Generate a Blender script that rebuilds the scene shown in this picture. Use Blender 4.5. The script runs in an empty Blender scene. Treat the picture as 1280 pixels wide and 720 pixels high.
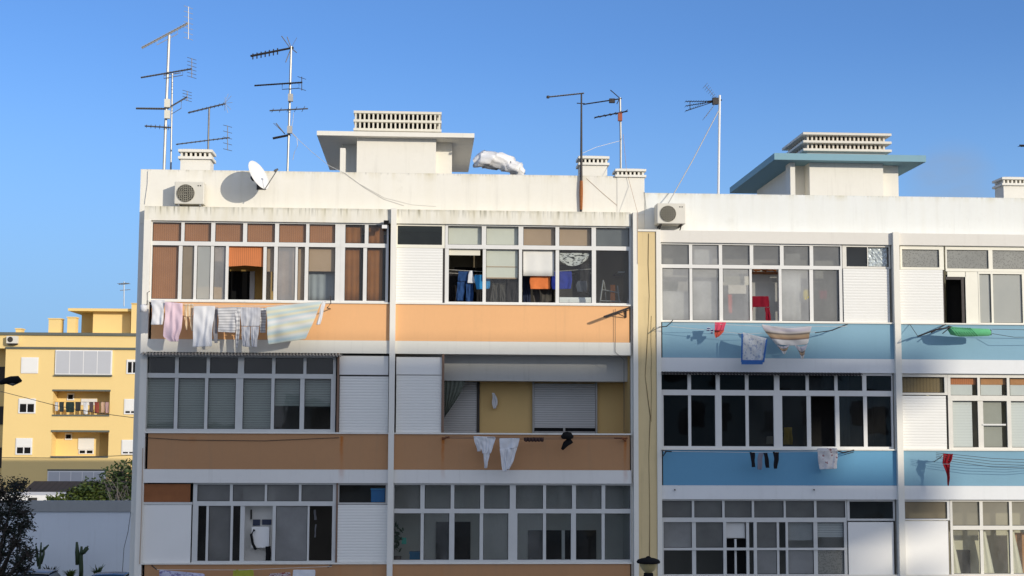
import bpy, bmesh, math, random
from mathutils import Vector, Matrix
random.seed(7)
S = bpy.context.scene
C = S.collection
R = math.radians
PI = math.pi

# ------------------------------------------------------------------ camera
F_PX, YAW, PITCH, ROLL = 1811.3, 0.0602163, 0.0947345, 0.0043645
CAM = Vector((0.0, -33.9, 7.1))
cy_, sy_, cp_, sp_ = math.cos(YAW), math.sin(YAW), math.cos(PITCH), math.sin(PITCH)
FW = Vector((sy_ * cp_, cy_ * cp_, sp_))
rt_ = Vector((cy_, -sy_, 0))
up_ = rt_.cross(FW)
RT = math.cos(ROLL) * rt_ + math.sin(ROLL) * up_
UP = -math.sin(ROLL) * rt_ + math.cos(ROLL) * up_
cam = bpy.data.cameras.new('camera')
cam.sensor_width = 36.0
cam.lens = F_PX / 1280 * 36.0
cam.clip_start, cam.clip_end = 0.5, 3000
co = bpy.data.objects.new('camera', cam)
M = Matrix((RT, UP, -FW)).transposed().to_4x4()
M.translation = CAM
co.matrix_world = M
C.objects.link(co)
S.camera = co


def P(px, py, y=0.0):
    """survey point: the place on the vertical plane y that was measured at (px, py) of the 1280x720 survey photo"""
    d = FW * F_PX + RT * (px - 640) - UP * (py - 360)
    t = (y - CAM.y) / d.y
    return CAM + d * t


def X(px, py, y=0.0): return P(px, py, y).x
def Z(px, py, y=0.0): return P(px, py, y).z


# ------------------------------------------------------------------ light
SX, SZ = 0.86, 0.345                     # towards the sun: (SX, -1, SZ)
sdir = Vector((SX, -1, SZ)).normalized()
elev = math.asin(sdir.z)
w = bpy.data.worlds.new('World'); S.world = w; w.use_nodes = True
nt = w.node_tree
sky = nt.nodes.new('ShaderNodeTexSky'); sky.sky_type = 'NISHITA'; sky.sun_disc = False
sky.sun_elevation = elev; sky.sun_rotation = math.atan2(sdir.x, sdir.y)
sky.altitude = 0; sky.air_density = 0.68; sky.dust_density = 0.95; sky.ozone_density = 5.3
# a faint smudge of cloud low over the right roof
tcw = nt.nodes.new('ShaderNodeTexCoord')
def wnode(op, a, b=None):
    n = nt.nodes.new('ShaderNodeVectorMath' if op == 'DOT_PRODUCT' else 'ShaderNodeMath'); n.operation = op
    for i, v in enumerate((a, b)):
        if v is None: continue
        if hasattr(v, 'links'): nt.links.new(v, n.inputs[i])
        else: n.inputs[i].default_value = v
    return n.outputs['Value']
cd = FW * F_PX + RT * (1190 - 640) - UP * (232 - 360); cd.normalize()
dt = wnode('DOT_PRODUCT', tcw.outputs['Generated'], cd)
mr = nt.nodes.new('ShaderNodeMapRange'); mr.interpolation_type = 'SMOOTHSTEP'
nt.links.new(dt, mr.inputs['Value']); mr.inputs['From Min'].default_value = math.cos(.034); mr.inputs['From Max'].default_value = math.cos(.006)
nzw = nt.nodes.new('ShaderNodeTexNoise'); nzw.inputs['Scale'].default_value = 38; nzw.inputs['Detail'].default_value = 5
mpw = nt.nodes.new('ShaderNodeMapping'); mpw.inputs['Scale'].default_value = (1, 1, 2.2)
nt.links.new(tcw.outputs['Generated'], mpw.inputs[0]); nt.links.new(mpw.outputs[0], nzw.inputs['Vector'])
fcw = wnode('MULTIPLY', mr.outputs[0], wnode('MULTIPLY', nzw.outputs['Fac'], 1.5))
mxw = nt.nodes.new('ShaderNodeMix'); mxw.data_type = 'RGBA'
nt.links.new(fcw, mxw.inputs[0]); nt.links.new(sky.outputs[0], mxw.inputs[6]); mxw.inputs[7].default_value = (1.2, 1.75, 2.9, 1)
# paler, greyer blue towards the horizon
sz = nt.nodes.new('ShaderNodeSeparateXYZ'); nt.links.new(tcw.outputs['Generated'], sz.inputs[0])
mz = nt.nodes.new('ShaderNodeMapRange'); mz.interpolation_type = 'SMOOTHSTEP'
nt.links.new(sz.outputs['Z'], mz.inputs['Value'])
for k_, v_ in (('From Min', .27), ('From Max', .03), ('To Min', 0), ('To Max', .95)): mz.inputs[k_].default_value = v_
mxz = nt.nodes.new('ShaderNodeMix'); mxz.data_type = 'RGBA'
nt.links.new(mz.outputs[0], mxz.inputs[0]); nt.links.new(mxw.outputs[2], mxz.inputs[6]); mxz.inputs[7].default_value = (1.45, 2.6, 4.15, 1)
# bright glow added to the sky sunward (behind the viewer), lifts the shaded fronts
hz = wnode('DOT_PRODUCT', tcw.outputs['Generated'], Vector((sdir.x - .15, sdir.y, .30)).normalized())
mh = nt.nodes.new('ShaderNodeMapRange'); mh.interpolation_type = 'SMOOTHSTEP'
nt.links.new(hz, mh.inputs['Value']); mh.inputs['From Min'].default_value = -.05; mh.inputs['From Max'].default_value = .85; mh.inputs['To Max'].default_value = .88
mxh = nt.nodes.new('ShaderNodeMix'); mxh.data_type = 'RGBA'
nt.links.new(mh.outputs[0], mxh.inputs[0]); nt.links.new(mxz.outputs[2], mxh.inputs[6]); mxh.inputs[7].default_value = (4.0, 4.25, 4.9, 1)
bg = nt.nodes['Background']; bg.inputs['Strength'].default_value = 0.15
nt.links.new(mxh.outputs[2], bg.inputs['Color'])
sun = bpy.data.lights.new('sun', 'SUN'); sun.energy = 2.6; sun.angle = R(0.5); sun.color = (1, 0.91, 0.76)
so = bpy.data.objects.new('sun', sun); so.rotation_euler = (-sdir).to_track_quat('-Z', 'Y').to_euler(); so.location = (30, -40, 40)
C.objects.link(so)
S.view_settings.view_transform = 'Standard'; S.view_settings.look = 'None'
S.view_settings.exposure = 0.38; S.view_settings.gamma = 1.0
S.cycles.max_bounces = 7; S.cycles.diffuse_bounces = 3; S.cycles.glossy_bounces = 3; S.cycles.transparent_max_bounces = 16
S.cycles.use_denoising = True
S.cycles.caustics_reflective = False; S.cycles.caustics_refractive = False


# ------------------------------------------------------------------ materials
def lin(c):
    return tuple(((v / 255) / 12.92 if v / 255 <= .04045 else ((v / 255 + .055) / 1.055) ** 2.4) for v in c)


class N:
    def __init__(s, name):
        s.m = bpy.data.materials.new(name); s.m.use_nodes = True
        s.t = s.m.node_tree; s.b = s.t.nodes['Principled BSDF']; s.out = s.t.nodes['Material Output']
        s._co = None
    def new(s, k, **kw):
        n = s.t.nodes.new(k)
        for a, v in kw.items(): setattr(n, a, v)
        return n
    def link(s, a, b): s.t.links.new(a, b)
    @property
    def co(s):
        if s._co is None: s._co = s.new('ShaderNodeTexCoord')
        return s._co
    def mapping(s, scale, src='Object', loc=(0, 0, 0)):
        m = s.new('ShaderNodeMapping'); m.inputs['Scale'].default_value = scale; m.inputs['Location'].default_value = loc
        s.link(s.co.outputs[src], m.inputs['Vector']); return m.outputs[0]
    def noise(s, scale, vec=None, detail=4, rough=.55):
        n = s.new('ShaderNodeTexNoise'); n.inputs['Scale'].default_value = scale
        n.inputs['Detail'].default_value = detail; n.inputs['Roughness'].default_value = rough
        s.link(vec if vec is not None else s.co.outputs['Object'], n.inputs['Vector']); return n.outputs['Fac']
    def math(s, op, a, b=None, clamp=False):
        n = s.new('ShaderNodeMath', operation=op, use_clamp=clamp)
        for i, v in enumerate((a, b)):
            if v is None: continue
            if isinstance(v, (int, float)): n.inputs[i].default_value = v
            else: s.link(v, n.inputs[i])
        return n.outputs[0]
    def rng(s, v, a, b, c=0., d=1., smooth=False):
        n = s.new('ShaderNodeMapRange'); n.clamp = True
        if smooth: n.interpolation_type = 'SMOOTHSTEP'
        s.link(v, n.inputs['Value'])
        for k, q in zip(('From Min', 'From Max', 'To Min', 'To Max'), (a, b, c, d)): n.inputs[k].default_value = q
        return n.outputs[0]
    def mix(s, f, a, b, mode='MIX'):
        n = s.new('ShaderNodeMix', data_type='RGBA', blend_type=mode)
        for sock, v in ((n.inputs[0], f), (n.inputs[6], a), (n.inputs[7], b)):
            if isinstance(v, (int, float)): sock.default_value = v
            elif isinstance(v, tuple): sock.default_value = (*v[:3], 1)
            else: s.link(v, sock)
        return n.outputs[2]
    def sep(s, src='Object'):
        n = s.new('ShaderNodeSeparateXYZ'); s.link(s.co.outputs[src], n.inputs[0]); return n.outputs
    def bump(s, h, strength=.3, dist=.02):
        n = s.new('ShaderNodeBump'); n.inputs['Strength'].default_value = strength; n.inputs['Distance'].default_value = dist
        s.link(h, n.inputs['Height']); s.link(n.outputs[0], s.b.inputs['Normal'])
    def base(s, c, rough=.6, metal=0., spec=.5):
        if isinstance(c, tuple): s.b.inputs['Base Color'].default_value = (*c[:3], 1)
        else: s.link(c, s.b.inputs['Base Color'])
        s.b.inputs['Roughness'].default_value = rough; s.b.inputs['Metallic'].default_value = metal
        s.b.inputs['Specular IOR Level'].default_value = spec
        return s.m


def mul(c, k): return tuple(min(1, v * k) for v in c)


def plain(name, c, rough=.6, metal=0., var=.12, scale=6., bump=0., spec=.4):
    n = N(name)
    f = n.noise(scale, detail=5)
    col = n.mix(f, mul(c, 1 - var), mul(c, 1 + var))
    if bump: n.bump(n.noise(scale * 6), bump, .01)
    return n.base(col, rough, metal, spec)


def render_wall(name, c, dirt=(.16, .14, .10), streak=.25, grime=None, rust=(), var=.06, blotch=.5, bump=.25, stain_col=None):
    """painted render: faint blotches, vertical rain streaks, a grime edge below a ledge, rust runs below iron brackets"""
    n = N(name)
    x, y, z = n.sep()
    big = n.noise(.55, detail=6)
    fine = n.noise(9., detail=6)
    col = n.mix(big, mul(c, 1 - var), mul(c, 1 + var))
    col = n.mix(n.rng(fine, .3, .75, 0, .10), col, mul(c, .8))
    sv = n.noise(1., n.mapping((5, 5, .35)), detail=6, rough=.65)
    st = n.math('MULTIPLY', n.rng(sv, .54, .74, 0, streak), n.rng(n.noise(1.3, n.mapping((1, 1, .6), loc=(2, 5, 1))), .35, .65, .2, 1.3))
    col = n.mix(st, col, dirt)
    if blotch:
        pt = n.noise(.9, n.mapping((.8, .8, 1.6), loc=(7, 3, 2)), detail=2)
        col = n.mix(n.rng(pt, .52, .57, 0, .10 * blotch), col, mul(c, 1.18))
        bl = n.rng(n.noise(1.6, n.mapping((1, 1, .8), loc=(3, 1, 7)), detail=8, rough=.7), .60, .78, 0, .28 * blotch)
        col = n.mix(bl, col, stain_col or dirt)
    if grime:
        zt, h, amt = grime
        s2 = n.noise(1., n.mapping((16, 16, .8)), detail=4)
        m = n.rng(z, zt - h, zt, 0, 1)
        m2 = n.rng(z, zt - h * .35, zt, 0, .45)
        f = n.math('MULTIPLY', m, n.rng(s2, .5, .68, 0, amt))
        f = n.math('MAXIMUM', f, n.math('MULTIPLY', m2, n.rng(n.noise(5.), .35, .6, 0, amt)))
        col = n.mix(f, col, (.13, .125, .075))
        wide = n.noise(1., n.mapping((4, 4, .5), loc=(9, 2, 1)), detail=5)
        f3 = n.math('MULTIPLY', n.rng(z, zt - h * 3.2, zt, 0.15, 1), n.rng(wide, .42, .72, 0, .5))
        col = n.mix(f3, col, (.50, .42, .2))
    for (x0, zt, zb, wd, amt) in rust:
        wob = n.math('MULTIPLY', n.math('SUBTRACT', n.noise(2.5), .5), wd * 1.2)
        d = n.math('ABSOLUTE', n.math('SUBTRACT', n.math('ADD', x, wob), x0))
        f = n.rng(d, wd * .15, wd, 1, 0, True)
        f = n.math('MULTIPLY', f, n.rng(z, zb, zt, .12, 1))
        f = n.math('MULTIPLY', f, n.rng(z, zt, zt + .02, amt, 0))
        f = n.math('MULTIPLY', f, n.rng(n.noise(7.), .25, .6, .5, 1))
        col = n.mix(f, col, (.46, .14, .02))
    n.bump(fine, bump, .006)
    return n.base(col, .85, 0, .25)


def glass(name, tint=(.86, .9, .9), dirt=.05, refl=1.0, dirt_col=(.5, .5, .48)):
    n = N(name)
    tr = n.new('ShaderNodeBsdfTransparent'); tr.inputs[0].default_value = (*tint, 1)
    gl = n.new('ShaderNodeBsdfGlossy'); gl.inputs['Roughness'].default_value = .02
    lw = n.new('ShaderNodeLayerWeight'); lw.inputs[0].default_value = .5      # two-sided Schlick term
    f5 = n.math('POWER', n.math('SUBTRACT', 1.0, n.math('SQRT', n.math('MULTIPLY', n.math('SUBTRACT', 1.0, lw.outputs['Facing']), n.math('SUBTRACT', 1.0, lw.outputs['Facing'])))), 5.0)
    frn = n.math('ADD', .05, n.math('MULTIPLY', f5, .9), True)
    bn = n.new('ShaderNodeBump'); bn.inputs['Strength'].default_value = .04; bn.inputs['Distance'].default_value = .05
    n.link(n.noise(1.3, detail=2), bn.inputs['Height']); n.link(bn.outputs[0], gl.inputs['Normal'])
    m1 = n.new('ShaderNodeMixShader'); n.link(n.math('MULTIPLY', frn, .85 * refl, True), m1.inputs[0])
    n.link(tr.outputs[0], m1.inputs[1]); n.link(gl.outputs[0], m1.inputs[2])
    df = n.new('ShaderNodeBsdfDiffuse'); df.inputs[0].default_value = (*dirt_col, 1)
    m2 = n.new('ShaderNodeMixShader')
    n.link(n.rng(n.noise(2.2, n.mapping((1, 1, .5)), detail=7, rough=.7), .3, .75, dirt * .3, dirt * 1.9), m2.inputs[0])
    n.link(m1.outputs[0], m2.inputs[1]); n.link(df.outputs[0], m2.inputs[2])
    n.link(m2.outputs[0], n.out.inputs[0])
    return n.m


def frosted(name, c, clear=.35, cell=0., var=.35):
    n = N(name)
    tr = n.new('ShaderNodeBsdfTransparent'); tr.inputs[0].default_value = (.8, .82, .82, 1)
    f = n.noise(1.1, detail=5)
    col = n.mix(f, mul(c, 1 - var), mul(c, 1 + var))
    if cell:
        v = n.new('ShaderNodeTexVoronoi'); v.inputs['Scale'].default_value = cell
        n.link(n.co.outputs['Object'], v.inputs['Vector'])
        col = n.mix(n.rng(v.outputs['Distance'], .0, .55), mul(c, .45), col)
    df = n.new('ShaderNodeBsdfDiffuse'); n.link(col, df.inputs[0])
    tl = n.new('ShaderNodeBsdfTranslucent'); n.link(col, tl.inputs[0])
    a = n.new('ShaderNodeMixShader'); a.inputs[0].default_value = .4
    n.link(df.outputs[0], a.inputs[1]); n.link(tl.outputs[0], a.inputs[2])
    b = n.new('ShaderNodeMixShader'); b.inputs[0].default_value = clear
    n.link(a.outputs[0], b.inputs[1]); n.link(tr.outputs[0], b.inputs[2])
    gl = n.new('ShaderNodeBsdfGlossy'); gl.inputs['Roughness'].default_value = .25
    d = n.new('ShaderNodeMixShader'); d.inputs[0].default_value = .09
    n.link(b.outputs[0], d.inputs[1]); n.link(gl.outputs[0], d.inputs[2])
    n.link(d.outputs[0], n.out.inputs[0])
    return n.m


def ribbed(name, c, period, axis='z', dark=.6, rough=.6, var=.15):
    """material of thin slats or reeds"""
    n = N(name)
    ax = n.sep()['xyz'.index(axis)]
    ph = n.math('FRACT', n.math('MULTIPLY', ax, 1 / period))
    f = n.rng(n.math('ABSOLUTE', n.math('SUBTRACT', ph, .5)), .30, .48, 0, 1)
    b = n.noise(3., detail=5)
    col = n.mix(b, mul(c, 1 - var), mul(c, 1 + var))
    col = n.mix(f, col, mul(c, dark))
    return n.base(col, rough, 0, .3)


def fabric(name, c, stripes=None, axis=1, var=.15, pattern=None):
    """cloth; stripes = list of (pos, colour) across UV axis"""
    n = N(name)
    uv = n.sep('UV')
    col = n.mix(n.noise(14., detail=5), mul(c, 1 - var), mul(c, 1 + var))
    if stripes:
        cr = n.new('ShaderNodeValToRGB'); cr.color_ramp.interpolation = 'CONSTANT' if stripes[0][0] < 0 else 'LINEAR'
        el = cr.color_ramp.elements
        st = [(abs(p), q) for p, q in stripes]
        el[0].position, el[0].color = st[0][0], (*st[0][1], 1)
        el[1].position, el[1].color = st[1][0], (*st[1][1], 1)
        for p, q in st[2:]:
            e = el.new(p); e.color = (*q, 1)
        n.link(uv[axis], cr.inputs[0]); col = n.mix(.9, col, cr.outputs[0])
    if pattern:
        kind, c2, sc, th = pattern
        if kind == 'blot':
            v = n.noise(sc, n.mapping((1, 1, 1), 'UV'), detail=3)
            col = n.mix(n.rng(v, th, th + .06), col, c2)
        elif kind == 'check':
            fu = n.rng(n.math('FRACT', n.math('MULTIPLY', uv[0], sc)), .6, .7, 0, .5)
            fv = n.rng(n.math('FRACT', n.math('MULTIPLY', uv[1], sc * th)), .6, .7, 0, .5)
            col = n.mix(n.math('ADD', fu, fv), col, c2)
        elif kind == 'bars':
            fv = n.rng(n.math('FRACT', n.math('MULTIPLY', uv[int(th)], sc)), .5, .6, 0, 1)
            col = n.mix(fv, col, c2)
    n.base(col, .9, 0, .15)
    n.bump(n.noise(60., detail=3), .15, .003)
    n.b.inputs['Sheen Weight'].default_value = .1
    tl = n.new('ShaderNodeBsdfTranslucent'); n.link(col, tl.inputs[0])
    ms = n.new('ShaderNodeMixShader'); ms.inputs[0].default_value = .18
    n.link(n.b.outputs[0], ms.inputs[1]); n.link(tl.outputs[0], ms.inputs[2]); n.link(ms.outputs[0], n.out.inputs[0])
    return n.m


# ------------------------------------------------------------------ mesh building
ORG = {}


def tag(o, label=None, cat=None, group=None, kind=None):
    for k, v in (('label', label), ('category', cat), ('group', group), ('kind', kind)):
        if v: o[k] = v
    return o


def thing(name, label, cat, loc=(0, 0, 0), group=None):
    o = bpy.data.objects.new(name, None); o.empty_display_size = .3
    C.objects.link(o); o.location = loc; ORG[o.name] = Vector(loc)
    return tag(o, label, cat, group)


class MB:
    def __init__(s):
        s.v, s.f, s.mi, s.uv = [], [], [], {}
    def vert(s, p): s.v.append(Vector(p)); return len(s.v) - 1
    def face(s, idx, mi=0, uv=None):
        if uv: s.uv[len(s.f)] = uv
        s.f.append(tuple(idx)); s.mi.append(mi)
    def poly(s, pts, mi=0): s.face([s.vert(p) for p in pts], mi)
    def box(s, x0, x1, y0, y1, z0, z1, mi=0):
        if x0 > x1: x0, x1 = x1, x0
        if y0 > y1: y0, y1 = y1, y0
        if z0 > z1: z0, z1 = z1, z0
        a = [s.vert(p) for p in ((x0, y0, z0), (x1, y0, z0), (x1, y1, z0), (x0, y1, z0), (x0, y0, z1), (x1, y0, z1), (x1, y1, z1), (x0, y1, z1))]
        for q in ((0, 3, 2, 1), (4, 5, 6, 7), (0, 1, 5, 4), (1, 2, 6, 5), (2, 3, 7, 6), (3, 0, 4, 7)):
            s.face([a[i] for i in q], mi)
        return s
    def tube(s, pts, r, n=8, mi=0, cap=True):
        pts = [Vector(p) for p in pts]
        rs = r if isinstance(r, (list, tuple)) else [r] * len(pts)
        rings = []
        for i, p in enumerate(pts):
            d = (pts[min(i + 1, len(pts) - 1)] - pts[max(i - 1, 0)]).normalized()
            a = d.cross(Vector((0, 0, 1)) if abs(d.z) < .9 else Vector((1, 0, 0))).normalized(); b = d.cross(a)
            rings.append([s.vert(p + (a * math.cos(2 * PI * k / n) + b * math.sin(2 * PI * k / n)) * rs[i]) for k in range(n)])
        for i in range(len(rings) - 1):
            for k in range(n):
                s.face((rings[i][k], rings[i][(k + 1) % n], rings[i + 1][(k + 1) % n], rings[i + 1][k]), mi)
        if cap:
            s.face(rings[0][::-1], mi); s.face(rings[-1], mi)
        return s
    def lathe(s, c, prof, n=20, mi=0, axis=Vector((0, 0, 1))):
        """prof: (radius, height) along axis from c"""
        c = Vector(c); axis = axis.normalized()
        a = axis.cross(Vector((0, 0, 1)) if abs(axis.z) < .9 else Vector((1, 0, 0))).normalized(); b = axis.cross(a)
        rings = [[s.vert(c + axis * h + (a * math.cos(2 * PI * k / n) + b * math.sin(2 * PI * k / n)) * max(r, 1e-4)) for k in range(n)] for r, h in prof]
        for i in range(len(rings) - 1):
            for k in range(n):
                s.face((rings[i][k], rings[i][(k + 1) % n], rings[i + 1][(k + 1) % n], rings[i + 1][k]), mi)
        return s
    def grid(s, rows, mi=0, uv=False):
        """rows: list of lists of points"""
        ids = [[s.vert(p) for p in r] for r in rows]
        nr, nc = len(ids), len(ids[0])
        for i in range(nr - 1):
            for j in range(nc - 1):
                u = None
                if uv:
                    u = [(j / (nc - 1), 1 - i / (nr - 1)), ((j + 1) / (nc - 1), 1 - i / (nr - 1)), ((j + 1) / (nc - 1), 1 - (i + 1) / (nr - 1)), (j / (nc - 1), 1 - (i + 1) / (nr - 1))]
                s.face((ids[i][j], ids[i][j + 1], ids[i + 1][j + 1], ids[i + 1][j]), mi, u)
        return s
    def build(s, name, mats, parent=None, loc=None, smooth=False):
        me = bpy.data.meshes.new(name)
        org = ORG[parent.name] if parent else Vector(loc or (0, 0, 0))
        me.from_pydata([tuple(v - org) for v in s.v], [], s.f)
        if not isinstance(mats, (list, tuple)): mats = [mats]
        for m in mats: me.materials.append(m)
        for p, m in zip(me.polygons, s.mi):
            p.material_index = m; p.use_smooth = smooth
        if s.uv:
            L = me.uv_layers.new(name='UVMap').data
            for fi, uvs in s.uv.items():
                for li, q in zip(me.polygons[fi].loop_indices, uvs): L[li].uv = q
        me.validate(); me.update()
        o = bpy.data.objects.new(name, me); C.objects.link(o)
        ORG[o.name] = org.copy()
        if parent: o.parent = parent
        else: o.location = org
        return o


def copy_tree(o, parent=None):
    c = o.copy(); C.objects.link(c); c.parent = parent
    for ch in list(o.children): copy_tree(ch, c)
    return c


# ------------------------------------------------------------------ palette
WHITE = (.81, .78, .70)
m_white = render_wall('white_render', WHITE, streak=.16, blotch=.4, var=.05)
m_white_shade = render_wall('white_beam_render', (.79, .765, .70), streak=.18, blotch=.45, var=.06)
m_alu = plain('aluminium_frame', (.60, .60, .58), .38, .0, .08, 5)
m_alu_white = plain('white_frame', (.72, .71, .68), .45, 0, .06, 5)
m_alu_cream = plain('cream_frame', (.80, .77, .66), .45, 0, .06, 5)
m_alu_brown = plain('brown_frame', (.20, .12, .08), .5)
m_shut_white = ribbed('white_shutter', (.80, .79, .75), .066, dark=.90, var=.02)
m_shut_grey = ribbed('grey_shutter', (.52, .52, .51), .055, dark=.55, var=.06)
m_shut_green = ribbed('greenish_shutter', (.26, .28, .25), .055, dark=.55, var=.08)
m_panel_white = plain('white_panel', (.80, .79, .76), .5, 0, .03, 2)
m_board = plain('rust_board', (.27, .10, .035), .8, 0, .25, 5)
m_glass = glass('clear_glass', dirt=.028, dirt_col=(.5, .46, .40))
m_glass_dirty = glass('dirty_glass', dirt=.13)
m_glass_dark = glass('dark_glass', tint=(.42, .44, .44), dirt=.025)
m_glass_black = glass('smoked_glass', tint=(.22, .22, .2), dirt=.012, refl=1.3)
m_glass_green = glass('green_glass', tint=(.25, .33, .29), dirt=.05, dirt_col=(.16, .2, .17))
m_glass_mirror = glass('sky_reflecting_glass', tint=(.3, .31, .31), dirt=.02, refl=2.6)
m_gasket = plain('rubber_gasket', (.03, .03, .03), .7)
m_alu_b = plain('weathered_frame', (.54, .53, .50), .45, 0, .14, 7)
m_alu_white_b = plain('yellowed_white_frame', (.70, .675, .61), .5, 0, .10, 6)
m_frost = frosted('frosted_glass', (.76, .75, .71), .50, var=.7)
m_frost_dark = frosted('frosted_grey_glass', (.30, .30, .285), .38, var=.6)
m_frost_light = frosted('pale_frosted_glass', (.62, .64, .60), .15, var=.12)
m_frost_cell = frosted('patterned_glass', (.46, .46, .42), .22, cell=26)
m_frost_tan = frosted('tan_glass', (.40, .33, .22), .3)
m_frost_brown = frosted('brown_glass', (.16, .11, .055), .3)
m_bamboo = ribbed('bamboo_blind', (.42, .175, .075), .05, 'x', .7, .7, .2)
m_tan_blind = plain('tan_blind', (.46, .31, .20), .8, 0, .12, 3)
m_red_blind = ribbed('red_reed_blind', (.60, .20, .07), .045, 'x', .6, .7, .15)
m_brown_blind = plain('brown_curtain', (.27, .095, .02), .8, 0, .3, 6)
m_cream_blind = plain('cream_blind', (.74, .71, .60), .8, 0, .05, 3)
m_white_cloth = plain('white_blind', (.72, .71, .67), .85, 0, .06, 4)
m_black = plain('black', (.010, .010, .011), .9, spec=.15)
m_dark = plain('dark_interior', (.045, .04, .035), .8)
m_iron = plain('dark_iron', (.05, .045, .045), .55, .6, .3, 12)
m_rust = plain('rusty_iron', (.22, .075, .03), .8, .1, .4, 14)
m_galv = plain('galvanised', (.33, .325, .31), .45, .6, .2, 10)
m_antenna = plain('antenna_metal', (.16, .155, .15), .5, .5, .3, 10)
m_lightmetal = plain('bright_antenna_metal', (.47, .45, .41), .45, .3, .2, 10)
m_whitepaint = plain('white_paint', (.80, .79, .77), .45, 0, .05, 6)
m_ac = plain('ac_casing', (.68, .65, .57), .5, 0, .06, 5)
m_cable_w = plain('pale_cable', (.62, .6, .56), .6)
m_cable_d = plain('dark_cable', (.06, .06, .06), .6)
m_ochre = plain('ochre_wall', (.66, .455, .19), .85, 0, .10, 1.2, .2)
m_ochre_in = plain('ochre_inner_wall', (.58, .36, .11), .85, 0, .08, 1.5)
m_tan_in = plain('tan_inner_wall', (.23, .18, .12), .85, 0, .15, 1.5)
m_grey_in = plain('grey_inner_wall', (.42, .41, .37), .85, 0, .12, 1.2)
m_white_in = plain('white_inner_wall', (.76, .74, .69), .85, 0, .05, 1.2)
m_cream_in = plain('cream_inner_wall', (.72, .66, .48), .85, 0, .1, 1.2)
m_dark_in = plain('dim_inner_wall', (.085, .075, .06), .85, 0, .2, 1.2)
m_ceiling = render_wall('balcony_ceiling_render', (.60, .59, .58), streak=.2)
m_asphalt = plain('asphalt', (.05, .05, .052), .9, 0, .2, 3, .3)
# ================================================================== facade helpers
YW = .075            # glazing plane
YS = .055            # shutter plane
GL = {}


def shutter(parent, name, px0, px1, py0, py1, row_py, y=YS, m=None, pitch=.066, label=None, rib=.004):
    """roller shutter of horizontal slats"""
    x0, x1 = X(px0, row_py, y), X(px1, row_py, y)
    z1, z0 = (py0, py1)
    b = MB(); n = max(2, round((z1 - z0) / pitch)); h = (z1 - z0) / n
    rows = []
    for i in range(n):
        zt = z1 - i * h
        rows += [[(x0, y, zt), (x1, y, zt)], [(x0, y - rib, zt - h * .25), (x1, y - rib, zt - h * .25)], [(x0, y - rib, zt - h * .7), (x1, y - rib, zt - h * .7)]]
    rows.append([(x0, y, z0), (x1, y, z0)])
    b.grid(rows)
    b.box(x0, x1, y + .012, y + .03, z0, z1)
    o = b.build(name, m or m_shut_white, parent)
    return tag(o, label)


def panel(parent, name, px0, px1, z1, z0, row_py, m, y=YS, t=.03, label=None):
    b = MB().box(X(px0, row_py, y), X(px1, row_py, y), y, y + t, z0, z1)
    return tag(b.build(name, m, parent), label)


def glazing(parent, rows, px0, px1, zt, zb, row_py, frame=m_alu, y=YW, label=None, fd=.07, sash=True):
    """rows: [(ztop, zbot, [(px0, px1, material or None)])]; frame bars fill what the panes leave; panes are one child mesh"""
    f, g = MB(), MB()
    gk_ = .011
    if frame is m_alu and int(px0) % 2: frame = m_alu_b
    if frame is m_alu_white and int(px0) % 3 == 0: frame = m_alu_white_b
    mats = []
    x0, x1 = X(px0, row_py, y), X(px1, row_py, y)
    edges = [zt] + [z for r in rows for z in r[:2]] + [zb]
    for i in range(0, len(edges), 2):
        if edges[i] - edges[i + 1] > .004: f.box(x0, x1, y - .006, y + fd, edges[i + 1], edges[i])
    for ri, (za, zc, panes) in enumerate(rows):
        cur = x0
        for k, (a, b, m) in enumerate(panes):
            xa, xb = X(a, row_py, y), X(b, row_py, y)
            off = .016 * (k % 2) if sash and ri > 0 else 0
            if xa - cur > .004: f.box(cur, xa, y - .002 + off, y + fd - .004, zc, za)
            if m is not None:
                ya, yb2_ = y + .026 + off, y + .0335 + off
                f.box(xa, xa + gk_, ya, yb2_, zc, za, 1); f.box(xb - gk_, xb, ya, yb2_, zc, za, 1)
                f.box(xa + gk_, xb - gk_, ya, yb2_, za - gk_, za, 1); f.box(xa + gk_, xb - gk_, ya, yb2_, zc, zc + gk_, 1)
                if m not in mats: mats.append(m)
                r0, r1, r2 = (random.uniform(-.0035, .0035) for _ in range(3))
                yy = y + .040 + off
                g.poly([(xa, yy + r0, zc), (xb, yy + r1, zc), (xb, yy + r1 + r2, za), (xa, yy + r0 + r2, za)], mats.index(m))
            cur = xb
        if x1 - cur > .004: f.box(cur, x1, y - .002, y + fd - .004, zc, za)
    fo = tag(f.build('window', [frame, m_gasket], parent), label)
    if g.f: g.build('pane', mats, fo)
    return fo


def hang(parent, name, px0, px1, z1, z0, row_py, m, y=.19, wav=.0, n=2, label=None, bottom=0.):
    """a blind or curtain hanging behind the glass"""
    b = MB(); x0, x1 = X(px0, row_py, y), X(px1, row_py, y)
    rows = []
    nc = max(2, int((x1 - x0) / .03)) if wav else 2
    for i in range(5):
        v = i / 4
        rows.append([(x0 + (x1 - x0) * u / nc, y + wav * math.sin(u / nc * n * 2 * PI) * (.4 + .6 * v), z1 + (z0 - z1) * v - bottom * v * math.sin(u / nc * PI)) for u in range(nc + 1)])
    b.grid(rows)
    o = b.build(name, m, parent, smooth=bool(wav))
    s = o.modifiers.new('thick', 'SOLIDIFY'); s.thickness = .006
    return tag(o, label)


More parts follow.
